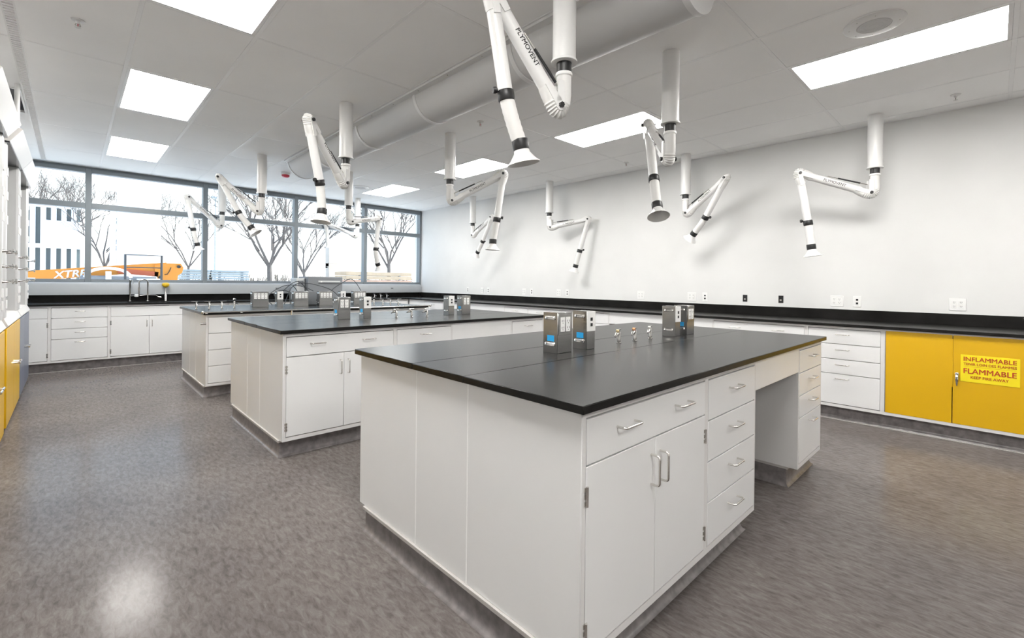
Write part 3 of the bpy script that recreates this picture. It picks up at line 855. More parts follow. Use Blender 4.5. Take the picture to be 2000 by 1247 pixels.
cab_pts = [
    [(2.00, 6.85, 0.93), (1.98, 7.0, 1.05), (2.3, 7.25, 1.20), (2.62, 7.30, 1.16), (2.80, 7.05, 1.0), (2.83, 6.9, 0.93)],
    [(2.10, 6.95, 0.93), (2.2, 7.1, 1.10), (2.42, 7.15, 1.26), (2.60, 7.2, 1.12), (2.66, 7.0, 0.94)],
    [(2.25, 6.9, 0.93), (2.3, 7.05, 1.15), (2.5, 7.1, 1.24), (2.9, 7.1, 1.14), (3.02, 6.9, 0.95)],
    [(2.14, 6.9, 0.93), (2.05, 6.95, 1.08), (2.2, 7.0, 1.13), (2.38, 7.05, 1.04), (2.40, 7.0, 0.93)],
    [(2.2, 7.0, 0.93), (2.35, 7.15, 1.18), (2.45, 7.2, 1.10), (2.47, 7.1, 1.0), (2.36, 6.95, 0.93)],
    [(2.9, 7.0, 0.93), (2.9, 7.1, 1.1), (3.1, 7.15, 1.24), (3.25, 7.1, 1.3), (3.36, 7.0, 1.1), (3.37, 6.95, 0.93)]]
def smooth(pts, n=8):
    P = [Vector(p) for p in pts]; out = []
    for i in range(len(P) - 1):
        a = P[max(0, i - 1)]; b = P[i]; c = P[i + 1]; d = P[min(len(P) - 1, i + 2)]
        for k in range(n):
            s = k / n
            out.append(0.5 * ((2 * b) + (c - a) * s + (2 * a - 5 * b + 4 * c - d) * s * s + (3 * b - a - 3 * c + d) * s ** 3))
    out.append(P[-1]); return out
for k, cp in enumerate(cab_pts):
    b = Vector(cp[0])
    o = MB().tube([p - b for p in smooth(cp)], 0.0055, 6).obj('cable', 'cable')
    o.location = b
    tag(o, 'thin dark cable looping above the tangled cable heap' if k < 5 else 'thin dark cable looping across the grey instrument', 'cable', 'loose cables on the window island' if k < 5 else None)

# ------------------------------------------------------------------ wall outlets on the long wall
def plate(label, y, z, kind, group):
    t = thing('wall_outlet', label, 'outlet', (XW, y, z), -PI / 2, group)
    w = {'quad': 0.118, 'data': 0.07, 'duplex': 0.09, 'open': 0.052}[kind]
    h = 0.116 if kind != 'open' else 0.086
    if kind == 'open':
        MB().box((-w / 2, -0.003, -h / 2), (w / 2, 0.001, h / 2)).obj('back_box', 'blackp', t)
        MB().box((-0.012, -0.006, -0.02), (0.008, -0.003, -0.002)).obj('wire_end', 'satin', t)
        return
    MB().box((-w / 2, -0.006, -h / 2), (w / 2, 0.001, h / 2), 0.002).obj('plate', 'white', t)
    if kind == 'data':
        for dz in (-0.019, 0.019):
            MB().box((-0.010, -0.0085, dz - 0.010), (0.010, -0.005, dz + 0.010)).obj('jack', 'blackp', t)
    else:
        for dx in ((-0.024, 0.024) if kind == 'quad' else (-0.02, 0.02)):
            sk = MB().box((dx - 0.0165, -0.0085, -0.036), (dx + 0.0165, -0.005, 0.036), 0.001).obj('socket', 'white', t)
            sl = MB()
            for dz in (-0.019, 0.019):
                for ex_ in (-0.006, 0.006):
                    sl.box((dx + ex_ - 0.0014, -0.0092, dz - 0.001), (dx + ex_ + 0.0014, -0.008, dz + 0.008))
                sl.box((dx - 0.002, -0.0092, dz - 0.010), (dx + 0.002, -0.008, dz - 0.006))
            sl.obj('slots', 'blackp', sk)['kind'] = 'stuff'
for (y, k, l) in [(7.68, 'data', 'white data plate nearest the window corner above the long counter'), (7.21, 'duplex', 'white duplex outlet plate near the window corner, between two data plates'), (7.02, 'data', 'white data plate, second from the window corner'),
                  (6.01, 'duplex', 'white duplex outlet plate above the second knee opening'), (5.81, 'data', 'white data plate above the second knee opening'), (5.17, 'duplex', 'white duplex outlet plate above the narrow drawers'), (4.98, 'data', 'white data plate above the two-handled drawer'),
                  (3.59, 'quad', 'lone white four-socket plate above the long counter'), (2.82, 'quad', 'white four-socket plate beside a data plate, above the wide knee opening'), (2.64, 'data', 'white data plate above the wide knee opening'),
                  (2.14, 'open', 'open black junction box without cover, farther from the yellow cabinet'), (1.74, 'open', 'open black junction box with loose wire end, nearer the yellow cabinet'),
                  (1.19, 'quad', 'white four-socket plate above the four-drawer cabinet'), (1.01, 'data', 'white data plate above the four-drawer cabinet by the yellow doors'), (0.24, 'quad', 'white four-socket plate above the yellow cabinet')]:
    plate(l, y, 1.115, k, 'outlet plates along the plain wall')

# ------------------------------------------------------------------ half-round supply duct
DX, DR, DY0, DY1 = 2.415, 0.213, 1.13, 6.90
t = thing('half_round_duct', 'white half-round perforated supply duct along the ceiling', 'duct', (DX, (DY0 + DY1) / 2, H - 0.003))
yc = (DY0 + DY1) / 2
joints = [DY0, 2.36, 3.60, 4.76, 5.96, DY1]
def half(r, y0_, y1_, n=20):
    b = MB()
    poly = [(r * math.cos(PI + PI * k / n), r * math.sin(PI + PI * k / n)) for k in range(n + 1)]
    return b.prism([(p[0], p[1]) for p in poly], y0_ - yc, y1_ - yc, axis=1)
for a, b in zip(joints[:-1], joints[1:]):
    half(DR, a + 0.012, b - 0.012).obj('duct_section', 'duct', t)
for j in joints:
    half(DR + 0.008, j - 0.018, j + 0.018).obj('joint_band', 'ductb', t)
for s in (-1, 1):
    MB().box((s * (DR + 0.055), DY0 - yc, -0.022), (s * (DR - 0.004), DY1 - yc, -0.0025), 0.002).obj('flange', 'ductb', t)
for k in range(14):
    MB().cyl((-(DR + 0.03), DY0 - yc + 0.2 + k * 0.43, -0.026), (-(DR + 0.03), DY0 - yc + 0.2 + k * 0.43, -0.02), 0.006, 8).obj('screw', 'satin', t)

# ------------------------------------------------------------------ extraction arms
ZP = 2.447
SH = dict(h1=0.2475, d1=0.0383, L1=0.649, La=0.52, Lb=0.25, Lc=0.08)
ARMS = [
    ('white extraction arm folded tightly beside the duct above the blue-stickered pedestals', 1.881, 1.587, (2.772, 0.947, 4.541, 4.377, 4.506)),
    ('white extraction arm with doubled-back elbow, posted between the speaker and duct', 3.145, 1.642, (0.818, 0.701, 4.381, 4.344, 4.303)),
    ('white extraction arm hanging against the plain wall above the yellow cabinet', 5.712, 0.824, (2.006, 0.376, 4.554, 4.586, 4.583)),
    ('white extraction arm against the plain wall with hood pulled back under its post', 5.751, 2.78, (4.478, 0.57, 4.142, 3.976, 3.977)),
    ('white extraction arm over the middle island stretched toward the plain wall', 3.11, 4.298, (5.453, 0.483, 4.577, 4.541, 4.666)),
    ('small white extraction arm at the plain wall near the window corner', 5.706, 7.11, (4.665, 0.481, 4.138, 4.048, 4.03)),
    ('white extraction arm on the plain wall with nearly level upper tube', 5.721, 5.11, (5.016, 0.152, 4.44, 4.443, 4.433)),
    ('white extraction arm folded above the middle island beside the duct flank', 1.883, 4.281, (3.692, 0.725, 4.419, 4.579, 4.851)),
    ('grey-white extraction arm above the island nearest the windows, hood tucked back under post', 1.853, 6.853, (2.58, 0.735, 4.237, 4.031, 4.082)),
    ('grey-white extraction arm at the windows in front of the white tank', 1.87, 9.2, (3.438, 0.679, 4.542, 4.453, 4.471)),
    ('grey-white extraction arm in front of the windows with hose bent sideways', 3.096, 6.92, (0.359, 0.193, 4.584, 4.917, 5.215)),
    ('grey-white extraction arm at the windows joined to the exhaust box', 4.215, 9.0, (2.378, 0.396, 4.623, 4.623, 4.623)),
]
R_T, R_P = 0.037, 0.0615
def qbez(a, m, c, n=10):
    # quadratic curve from a to c whose middle passes through m
    ctl = 2 * m - 0.5 * (a + c)
    return [a * (1 - s) ** 2 + ctl * 2 * s * (1 - s) + c * s * s for s in [k / n for k in range(n + 1)]]
PLV, PLF = text_mesh('PLYMOVENT', 0.036, bold=0.0006)
def arm(label, bx_, by_, q, box_end=False):
    th, a1, a2, a3, a4 = q
    t = thing('extraction_arm', label, 'extraction arm', (bx_, by_, H), th, 'ceiling mounted extraction arms')
    V = lambda x, z, y=0.0: Vector((x, y, z))
    D = lambda a: V(math.cos(a), math.sin(a))
    zb = ZP - H
    u1, u2_, u3, u4 = D(a1), D(a2), D(a3), D(a4)
    K1 = V(SH['d1'], zb - SH['h1'])
    K2 = K1 + u1 * SH['L1']
    C1 = K2 + u2_ * SH['La']
    C2 = C1 + u3 * SH['Lb']
    Mo = C2 + u4 * SH['Lc']
    # post
    MB().lathe([(R_P, -0.002), (R_P, zb + 0.004)], n=28).obj('duct_post', 'powder', t)
    MB().lathe([(R_P + 0.006, zb + 0.006), (R_P + 0.008, zb + 0.003), (R_P + 0.008, zb - 0.006), (R_P - 0.01, zb - 0.007)], n=28).obj('post_flange', 'powder', t)
    MB().lathe([(0.040, zb - 0.004), (0.040, zb - 0.062)], n=20).obj('swivel_collar', 'black', t)
    MB().lathe([(0.043, zb - 0.060), (0.045, zb - 0.064), (0.045, zb - 0.076), (0.041, zb - 0.080)], n=20).obj('clamp_ring', 'white', t)
    # elbow 1
    bis = (V(0, 1) + u1).normalized()
    s0 = V(0, zb - 0.078)
    e0 = V(0, K1.z + 0.085)
    e2 = K1 + u1 * 0.12
    em = K1 - bis * 0.016
    crv = qbez(e0, em, e2, 34)
    path = [s0] + crv
    rr = [R_T + 0.002] + [R_T + 0.003 + (0.0030 if k % 2 else -0.0030) * (1 if 5 < k < 29 else 0.2) for k in range(len(crv))]
    MB().tube(path, rr, 18).obj('elbow_hose', 'hose', t, ang=60)
    # cheek plates + knob at K1
    def cheeks(K, ua, ub, nm):
        for s in (-1, 1):
            pts = [K - ua * 0.0 + ua * 0.12, K, K + ub * 0.12]
            b = MB()
            y = s * (R_T + 0.003)
            for (p, w_) in ((ua, 0.022), (ub, 0.022)):
                nrm = V(-p.z, p.x)
                a = [K + nrm * w_, K - nrm * w_, K + p * 0.13 - nrm * w_ * 0.8, K + p * 0.13 + nrm * w_ * 0.8]
                vs = [(v.x, y - 0.003, v.z) for v in a] + [(v.x, y + 0.003, v.z) for v in a]
                b.add(vs, [(0, 1, 2, 3), (7, 6, 5, 4), (0, 4, 5, 1), (1, 5, 6, 2), (2, 6, 7, 3), (3, 7, 4, 0)])
            b.cyl((K.x, y - 0.0032, K.z), (K.x, y + 0.0032, K.z), 0.026, 18)
            b.obj(nm, 'powder', t)
            kb = MB()
            n = 14
            ring0, ring1 = [], []
            for k in range(n):
                rk = 0.015 if k % 2 else 0.0115
                a = 2 * PI * k / n
                ring0.append((K.x + rk * math.cos(a), y + s * 0.003, K.z + rk * math.sin(a)))
                ring1.append((K.x + rk * math.cos(a), y + s * 0.020, K.z + rk * math.sin(a)))
            kb.add(ring0 + ring1, [tuple(range(n)), tuple(reversed(range(n, 2 * n)))] + [(k, (k + 1) % n, n + (k + 1) % n, n + k) for k in range(n)])
            kb.obj('knob', 'black', t)
    cheeks(K1, V(0, 1), u1, 'joint_cheek')
    # upper tube
    f0, f1 = K1 + u1 * 0.105, K2 - u1 * 0.10
    up = MB().tube([f0, f1], R_T, 20).obj('upper_tube', 'powder', t)
    for pnt in (f0, f1):
        MB().tube([pnt - u1 * 0.010, pnt + u1 * 0.010], R_T + 0.003, 20).obj('tube_clip', 'powder', t)
    nrm = V(-u1.z, u1.x)
    if nrm.z < 0: nrm = -nrm
    mid = K1 + u1 * (SH['L1'] * 0.5)
    for s in (-1, 1):
        vs = []
        for (x, y, z) in PLV:
            along = u1 * (x if s < 0 else -x)
            yy = s * (math.sqrt(max(1e-6, R_T ** 2 - y * y)) + 0.0008 + z)
            p = mid + along + nrm * y
            vs.append((p.x, yy, p.z))
        MB().add(vs, PLF).obj('lettering', 'blackp', up)
    # elbow 2
    b2 = (-u1 + u2_)
    b2 = b2.normalized() if b2.length > 0.05 else V(1, 0)
    crv = qbez(K2 - u1 * 0.105, K2 - b2 * 0.014, K2 + u2_ * 0.105, 34)
    rr = [R_T + 0.003 + (0.0030 if k % 2 else -0.0030) * (1 if 5 < k < 29 else 0.2) for k in range(len(crv))]
    MB().tube(crv, rr, 18).obj('elbow_hose', 'hose', t, ang=60)
    cheeks(K2, -u1, u2_, 'joint_cheek')
    # gas spring
    ga_, gb_ = K1 + u1 * 0.05 + nrm * 0.072, K1 + u1 * 0.40 + nrm * 0.050
    MB().tube([ga_, ga_.lerp(gb_, 0.22)], 0.0045, 8).obj('spring_rod', 'satin', t)
    MB().tube([ga_.lerp(gb_, 0.72), gb_, gb_ - nrm * 0.012], 0.004, 8).obj('spring_rod', 'satin', t)
    MB().tube([ga_.lerp(gb_, 0.18), ga_.lerp(gb_, 0.74)], 0.0075, 10).obj('gas_spring', 'black', t)
    # lower tube, collars, hose, hood
    lo0 = K2 + u2_ * 0.09
    MB().tube([lo0, C1], R_T, 20).obj('lower_tube', 'powder', t)
    MB().tube([lo0 - u2_ * 0.0, lo0 + u2_ * 0.02], R_T + 0.003, 20).obj('tube_clip', 'powder', t)
    MB().tube([C1 - u2_ * 0.026, C1 - u2_ * 0.022, C1 + u2_ * 0.022, C1 + u2_ * 0.026], [R_T + 0.003, R_T + 0.006, R_T + 0.006, R_T + 0.003], 20).obj('black_collar', 'black', t)
    n2_ = V(-u2_.z, u2_.x)
    if n2_.x < 0: n2_ = -n2_
    hd = MB()
    kp = C1 - u2_ * 0.03 + n2_ * (R_T + 0.016)
    hd.tube([kp + V(0, 0, -0.004), kp + n2_ * 0.002, kp + n2_ * 0.014], [0.016, 0.018, 0.015], 10)
    hd.obj('damper_handle', 'black', t)
    if not box_end:
        hp = qbez(C1, C1.lerp(C2, 0.5) + (u2_ - u3) * 0.03, C2, 16)
        MB().tube(hp, [R_T + (0.0012 if k % 2 else -0.0006) for k in range(len(hp))], 18).obj('flexible_hose', 'hose', t, ang=60)
        MB().tube([C2 - u4 * 0.028, C2 - u4 * 0.022, C2 + u4 * 0.022, C2 + u4 * 0.026], [R_T + 0.003, R_T + 0.005, R_T + 0.005, R_T + 0.003], 20).obj('black_collar', 'black', t)
        c0 = C2 + u4 * 0.02
        prof = [(0.0, R_T), (0.022, R_T + 0.005), (0.058, 0.068), (0.072, 0.084), (0.076, 0.086), (0.076, 0.082), (0.06, 0.064), (0.03, 0.040), (0.024, 0.034)]
        pth = [c0 + u4 * p for p, r in prof]
        # lathe along u4 (handles the fold back of the lip)
        e1 = Vector((0, 1, 0)); e2_ = u4.cross(e1)
        vs, fs, n = [], [], 26
        for p, r in prof:
            c_ = c0 + u4 * p
            for k in range(n):
                a = 2 * PI * k / n
                vs.append(c_ + (e1 * math.cos(a) + e2_ * math.sin(a)) * r)
        for i in range(len(prof) - 1):
            for k in range(n):
                fs.append((i * n + k, i * n + (k + 1) % n, (i + 1) * n + (k + 1) % n, (i + 1) * n + k))
        fs.append(tuple((len(prof) - 1) * n + k for k in range(n)))
        MB().add(vs, fs).obj('hood_cone', 'powder', t)
    return t
for k, (l, x, y, q) in enumerate(ARMS):
    arm(l, x, y, q, k == 11)
# exhaust box under the last arm
t = thing('exhaust_box', 'white boxed exhaust duct standing on the grey instrument', 'exhaust box', (3.79, 9.26, 1.345))
MB().box((-0.075, -0.07, 0.0), (0.05, 0.09, 0.29), 0.006).obj('lower_duct', 'powder', t)
MB().box((-0.075, -0.08, 0.27), (0.095, 0.11, 0.60), 0.006).obj('upper_box', 'powder', t)
MB().prism([(-0.075, 0.22), (0.05, 0.22), (0.095, 0.275), (-0.075, 0.275)], -0.075, 0.10, axis=1).obj('taper', 'powder', t)
MB().cyl((-0.02, 0.10, 0.55), (-0.02, 0.135, 0.62), 0.045, 16).obj('spigot', 'powder', t)
MB().cyl((-0.11, 0, 0.20), (-0.07, 0, 0.20), 0.018, 10, 0.010).obj('side_knob', 'black', t)

# ------------------------------------------------------------------ ceiling fittings
def speaker(label, x, y):
    t = thing('ceiling_speaker', label, 'speaker', (x, y, H), 0, 'round ceiling speakers')
    MB().lathe([(0.165, -0.001), (0.163, -0.006), (0.150, -0.010), (0.092, -0.013), (0.090, -0.006)], n=40).obj('baffle', 'powder', t)
    MB().lathe([(0.091, -0.008), (0.085, -0.014), (0.03, -0.017), (0.004, -0.0175)], n=32).obj('grille', 'duct', t)
    for k in range(8):
        a = 2 * PI * k / 8 + 0.2
        MB().cyl((0.128 * math.cos(a), 0.128 * math.sin(a), -0.0135), (0.128 * math.cos(a), 0.128 * math.sin(a), -0.010), 0.004, 6).obj('screw', 'satin', t)
    for r in (0.03, 0.05, 0.07):
        MB().tube([(r * math.cos(2 * PI * k / 24), r * math.sin(2 * PI * k / 24), -0.0165 + (r - 0.03) * 0.05) for k in range(25)], 0.0012, 4).obj('ring', 'duct', t)
speaker('round white ceiling speaker beside the long light panel', 3.715, 0.55)
speaker('round white ceiling speaker near the windows beside the corner light panel', 3.74, 7.9)
for (x, y, l) in ((0.02, 4.16, 'white pendent sprinkler above the open floor by the hoods'), (3.09, 3.74, 'white pendent sprinkler between the half-round duct and middle arm post'), (5.58, 0.25, 'white pendent sprinkler by the plain wall above the yellow cabinet'), (5.56, 3.55, 'white pendent sprinkler by the plain wall between arm posts')):
    t = thing('sprinkler', l, 'sprinkler', (x, y, H), 0, 'ceiling sprinklers')
    MB().lathe([(0.036, -0.0015), (0.034, -0.006), (0.012, -0.010), (0.010, -0.026)], n=18).obj('escutcheon', 'powder', t)
    for s in (-1, 1):
        MB().tube([(s * 0.008, 0, -0.022), (s * 0.013, 0, -0.036), (0, 0, -0.050)], 0.0028, 6).obj('frame_arm', 'satin', t)
    MB().cyl((0, 0, -0.024), (0, 0, -0.046), 0.0025, 6).obj('bulb', 'red', t)
    MB().lathe([(0.015, -0.048), (0.016, -0.051)], n=12).obj('deflector', 'powder', t)
t = thing('fire_strobe', 'small red and white fire strobe on the ceiling near the windows', 'fire alarm', (2.42, 7.70, H))
MB().lathe([(0.065, -0.001), (0.065, -0.03), (0.055, -0.04)], n=24).obj('base', 'powder', t)
MB().lathe([(0.058, -0.038), (0.055, -0.06), (0.035, -0.075)], n=24).obj('lens', 'red', t)
# slotted strip and dark return opening above the hoods
t = thing('slot_grille', 'white ribbed slot grille running along the ceiling edge over the hoods', 'grille', (-0.295, 6.5, H))
MB().box((-0.035, -3.3, -0.004), (-0.026, 2.9, 0.0)).obj('edge_rail', 'white', t)
MB().box((0.022, -3.3, -0.004), (0.031, 2.9, 0.0)).obj('edge_rail', 'white', t)
rib_me = MB().box((-0.026, -0.006, -0.010), (0.022, 0.006, -0.001)).mesh('rib', 'white')
for k in range(150):
    link('rib', rib_me, t, (0, -3.27 + k * 0.041, 0))
t = thing('return_grille', 'narrow return-air opening in the ceiling over the hoods', 'grille', (-0.40, 6.46, H))
dk = MB()
dk.box((-0.052, -0.402, 0.016), (-0.05, 0.402, 0.108)).box((0.05, -0.402, 0.016), (0.052, 0.402, 0.108)).box((-0.05, -0.402, 0.016), (0.05, -0.4, 0.108)).box((-0.05, 0.4, 0.016), (0.05, 0.402, 0.108)).box((-0.05, -0.4, 0.104), (0.05, 0.4, 0.108))
dk.obj('duct_boot', 'grey', t)
for x in (-0.055, 0.055):
    MB().box((x - 0.008, -0.41, -0.008), (x + 0.008, 0.41, -0.001)).obj('frame', 'white', t)
for y in (-0.405, 0.405):
    MB().box((-0.047, y - 0.008, -0.008), (0.047, y + 0.008, -0.001)).obj('frame', 'white', t)

# ------------------------------------------------------------------ fume hoods
def fume_hood(label, ya, yb, cabm, cablabel, pipe=False):
    yc_ = (ya + yb) / 2
    t = thing('fume_hood', label, 'fume hood', (-0.40, yc_, 0.90), 0, 'fume hoods in a row')
    a, b = ya - yc_, yb - yc_
    ox = 0.40
    X = lambda x: x + ox
    Z = lambda z: z - 0.90
    xb_ = XL + 0.02
    # side jambs
    for (y0_, y1_) in ((a, a + 0.14), (b - 0.14, b)):
        pw = MB().prism([(X(xb_), y0_), (X(-0.408), y0_), (X(-0.392), y0_ + 0.016), (X(-0.392), y1_ - 0.016), (X(-0.408), y1_), (X(xb_), y1_)], Z(0.94), Z(2.40), axis=2)
        j = pw.obj('jamb', 'hood', t)
        ymid = (y0_ + y1_) / 2
        for z in (1.05, 1.15, 1.75, 1.95, 2.15):
            MB().box((X(-0.392), ymid - 0.03, Z(z) - 0.035), (X(-0.385), ymid + 0.03, Z(z) + 0.035), 0.001).obj('service_plate', 'white', j)
        for z in (1.24, 1.36, 1.48):
            v = MB().tube([(X(-0.394), ymid, Z(z)), (X(-0.375), ymid, Z(z)), (X(-0.338), ymid, Z(z)), (X(-0.326), ymid, Z(z))], [0.014, 0.009, 0.008, 0.011], 10)
            v.tube([(X(-0.340), ymid - 0.018, Z(z)), (X(-0.340), ymid + 0.018, Z(z))], 0.005, 8)
            v.tube([(X(-0.334), ymid, Z(z) - 0.020), (X(-0.334), ymid, Z(z) + 0.020)], 0.006, 8)
            v.obj('service_valve', 'chrome', j)
    # back, work surface, sill
    MB().box((X(xb_), a + 0.14, Z(0.94)), (X(xb_) + 0.03, b - 0.14, Z(2.40))).obj('back_liner', 'hoodw', t)
    MB().box((X(xb_), a, Z(0.90)), (X(-0.472), b, Z(0.94)), 0.002).obj('work_surface', 'epoxy', t)
    MB().prism([(X(-0.47), Z(0.862)), (X(-0.382), Z(0.856)), (X(-0.372), Z(0.872)), (X(-0.40), Z(0.938)), (X(-0.47), Z(0.945))], a, b, axis=1).obj('airfoil_sill', 'hoodw', t)
    # sash
    s = MB().box((X(-0.48), a + 0.145, Z(1.10)), (X(-0.474), b - 0.145, Z(2.38))).obj('sash_pane', 'sash', t)
    MB().box((X(-0.495), a + 0.142, Z(1.07)), (X(-0.46), b - 0.142, Z(1.11)), 0.003).obj('sash_rail', 'alu', t)
    MB().box((X(-0.487), -0.012, Z(1.11)), (X(-0.468), 0.012, Z(2.38))).obj('sash_stile', 'alu', t)
    # fascia: slanted light lip over dark underside
    MB().prism([(X(-0.372), Z(2.395)), (X(-0.300), Z(2.505)), (X(-0.312), Z(2.515)), (X(-0.55), Z(2.515)), (X(-0.55), Z(2.40))], a, b, axis=1).obj('fascia', 'hoodw', t)
    MB().box((X(-0.55), a + 0.005, Z(2.383)), (X(-0.374), b - 0.005, Z(2.3965))).obj('tinted_panel', 'tinted', t)
    MB().box((X(xb_), a, Z(2.40)), (X(-0.55), b, Z(2.49))).obj('roof', 'hood', t)
    if pipe:
        MB().tube([(X(-0.352), a + 0.30, Z(2.51)), (X(-0.352), a + 0.30, Z(2.962))], 0.018, 12).obj('conduit', 'white', t)
    # base cabinet
    c = thing('hood_base_cabinet', cablabel, 'cabinet', (-0.40, yc_, 0), 0)
    MB().box((X(xb_), a + 0.002, 0.02), (X(-0.40), b - 0.002, 0.854)).obj('carcass', cabm, c)
    m_ = (a + b) / 2
    for (p, q_) in ((a + 0.004, m_ - 0.002), (m_ + 0.002, b - 0.004)):
        d_ = MB().box((X(-0.40), p, 0.03), (X(-0.38), q_, 0.848), 0.003).obj('door', cabm, c)
        ym = q_ - 0.06 if p < m_ - 0.1 else p + 0.06
        hnd = MB().tube([(X(-0.382), ym, 0.49), (X(-0.34), ym, 0.49)], 0.010, 8)
        hnd.tube([(X(-0.34), ym - 0.05, 0.49), (X(-0.34), ym + 0.05, 0.49)], 0.009, 8)
        hnd.obj('tee_handle', 'chrome', d_)
fume_hood('grey fume hood, farthest from the windows in the row', 4.02, 5.44, 'yellow', 'yellow base cabinet under the fume hood farthest from the windows')
fume_hood('grey fume hood in the middle of the row, under the white conduit', 5.60, 6.95, 'yellow', 'yellow base cabinet under the middle fume hood', True)
fume_hood('grey fume hood next to the windows', 6.97, 8.35, 'bcab', 'blue-grey base cabinet under the fume hood next to the windows')

# ------------------------------------------------------------------ outdoors
GZ = -0.25
struct(MB().box((-60, -60, GZ - 0.2), (120, 160, GZ)).obj('ground', 'ground'), 'pale winter ground outside the windows', 'ground')
t = thing('storage_tank', 'tall white cylindrical tank outside the windows', 'tank', (3.30, 40.0, GZ))
n = 40
MB().lathe([(1.17, 0), (1.17, 7.55), (1.14, 7.6), (0.7, 7.85), (0.05, 7.95)], n=n).obj('shell', 'tank', t)
for a in (-2.6, -0.7, -1.6):
    MB().cyl((1.1 * math.cos(a), 1.1 * math.sin(a), 7.5), (1.1 * math.cos(a), 1.1 * math.sin(a), 7.85), 0.09, 8).obj('lifting_lug', 'tank', t)
MB().cyl((-1.35, -0.1, 0), (-1.35, -0.1, 6.3), 0.16, 12).obj('fill_pipe', 'tank', t)
for z in (0.6, 7.2):
    MB().lathe([(1.185, z), (1.2, z + 0.04), (1.185, z + 0.08)], n=n, cap=False).obj('hoop', 'tank', t)

t = thing('office_building', 'white building with tall dark window strips seen through the windows', 'building', (-6.0, 62.0, GZ))
MB().box((-12, 0.3, 0), (6.6, 12, 8.6)).obj('wall', 'bglass', t)
for k in range(22):
    x = 6.15 - k * 0.70
    MB().box((x - 0.19, -0.1, 0), (x + 0.19, 0.3, 8.55), 0.02).obj('pier', 'bwhite', t)
for z0, z1 in ((4.35, 4.75), (8.2, 8.7), (0, 0.7)):
    MB().box((-12, -0.05, z0), (6.6, 0.3, z1)).obj('spandrel', 'bwhite', t)
MB().box((4.0, -0.08, 4.75), (6.6, 0.28, 7.0)).obj('washed_out_sheet', 'bwhite', t)  # glare washing out these window strips, put in as a white sheet

# boom machine
t = thing('boom_handler', 'orange boom handler parked outside the windows', 'machine', (1.2, 20.0, GZ))
oz = -GZ
def bar(p, q_, w, d_, m, nm, par):
    p, q_ = Vector(p), Vector(q_)
    b = MB()
    u_ = (q_ - p).normalized(); nn = Vector((-u_.z, 0, u_.x))
    a = [p + nn * w / 2, p - nn * w / 2, q_ - nn * w / 2, q_ + nn * w / 2]
    return b.add([(v.x, v.y - d_ / 2, v.z) for v in a] + [(v.x, v.y + d_ / 2, v.z) for v in a], [(0, 1, 2, 3), (7, 6, 5, 4), (0, 4, 5, 1), (1, 5, 6, 2), (2, 6, 7, 3), (3, 7, 4, 0)]).obj(nm, m, par)
bm_ = bar((-2.6, 0, 1.27 + oz), (1.2, 0, 1.70 + oz), 0.30, 0.34, 'orange', 'main_boom', t)
bar((-0.1, -0.19, 1.53 + oz), (0.95, -0.19, 1.43 + oz), 0.16, 0.06, 'redor', 'inner_boom', t)
hp_ = MB().prism([(0.85, 1.2 + oz), (1.48, 1.18 + oz), (1.50, 1.40 + oz), (1.62, 1.50 + oz), (1.66, 1.68 + oz), (1.58, 1.82 + oz), (1.20, 1.82 + oz), (0.85, 1.75 + oz)], -0.22, 0.22, axis=1).obj('boom_head', 'orange', t)
MB().cyl((1.52, -0.27, 1.71 + oz), (1.52, 0.27, 1.71 + oz), 0.055, 12).obj('head_pin', 'tyre', t)
MB().cyl((1.0, -0.27, 1.33 + oz), (1.0, 0.27, 1.33 + oz), 0.05, 12).obj('head_pin', 'tyre', t)
MB().tube([(1.12, -0.24, 1.42 + oz), (1.2, -0.25, 1.44 + oz), (1.26, -0.25, 1.56 + oz), (1.30, -0.24, 1.68 + oz)], 0.012, 6).obj('hydraulic_hose', 'tyre', t)
fender = [(-0.98 + 0.0, 1.30)] + [(-0.35 + 0.55 * math.cos(PI - PI * k / 10), 1.30 + 0.30 * math.sin(PI * k / 10)) for k in range(11)]
MB().tube([(x, -0.55, z + oz) for x, z in fender[1:]], 0.045, 8).obj('fender', 'powder', t)
MB().box((-0.42, -0.6, 0.9 + oz), (-0.28, -0.45, 1.50 + oz), 0.01).obj('post', 'powder', t)
MB().box((-1.0, -0.5, 0.55 + oz), (0.9, 0.5, 1.36 + oz), 0.03).obj('chassis', 'grey', t)
MB().box((0.35, -0.62, 1.22 + oz), (1.0, -0.5, 1.28 + oz), 0.01).obj('step', 'powder', t)
fr = thing('roll_frame', 'dark rectangular steel frame standing before the orange boom', 'frame', (1.75, 19.0, GZ))
for x in (-0.52, 0.40):
    MB().box((x - 0.03, -0.03, 0), (x + 0.03, 0.03, 2.05 + oz), 0.004).obj('upright', 'fsteel', fr)
MB().box((-0.52, -0.02, 2.02 + oz), (0.42, 0.02, 2.05 + oz), 0.004).obj('top_rail', 'fsteel', fr)
MB().box((-0.52, -0.02, 1.62 + oz), (0.42, 0.02, 1.65 + oz), 0.004).obj('mid_rail', 'fsteel', fr)
for x in (-1.9, 1.0):
    for y in (-0.6, 0.6):
        w_ = MB().cyl((x, y - 0.16, 0.42), (x, y + 0.16, 0.42), 0.42, 20).obj('wheel', 'tyre', t)
MB().box((-2.6, -0.35, 0.4), (-1.0, 0.35, 1.0), 0.03).obj('rear_frame', 'orange', t)
vs, fs = text_mesh('XTRE', 0.30, bold=0.009)
dirb = Vector((3.8, 0, 0.43)).normalized(); nb = Vector((-dirb.z, 0, dirb.x))
base_ = Vector((-1.22, -0.173, 1.405 + oz))
MB().add([tuple(base_ + dirb * (v[0] + v[1] * 0.25) + nb * v[1] + Vector((0, -0.004 - v[2] * 12, 0))) for v in vs], fs).obj('lettering', 'powder', bm_)
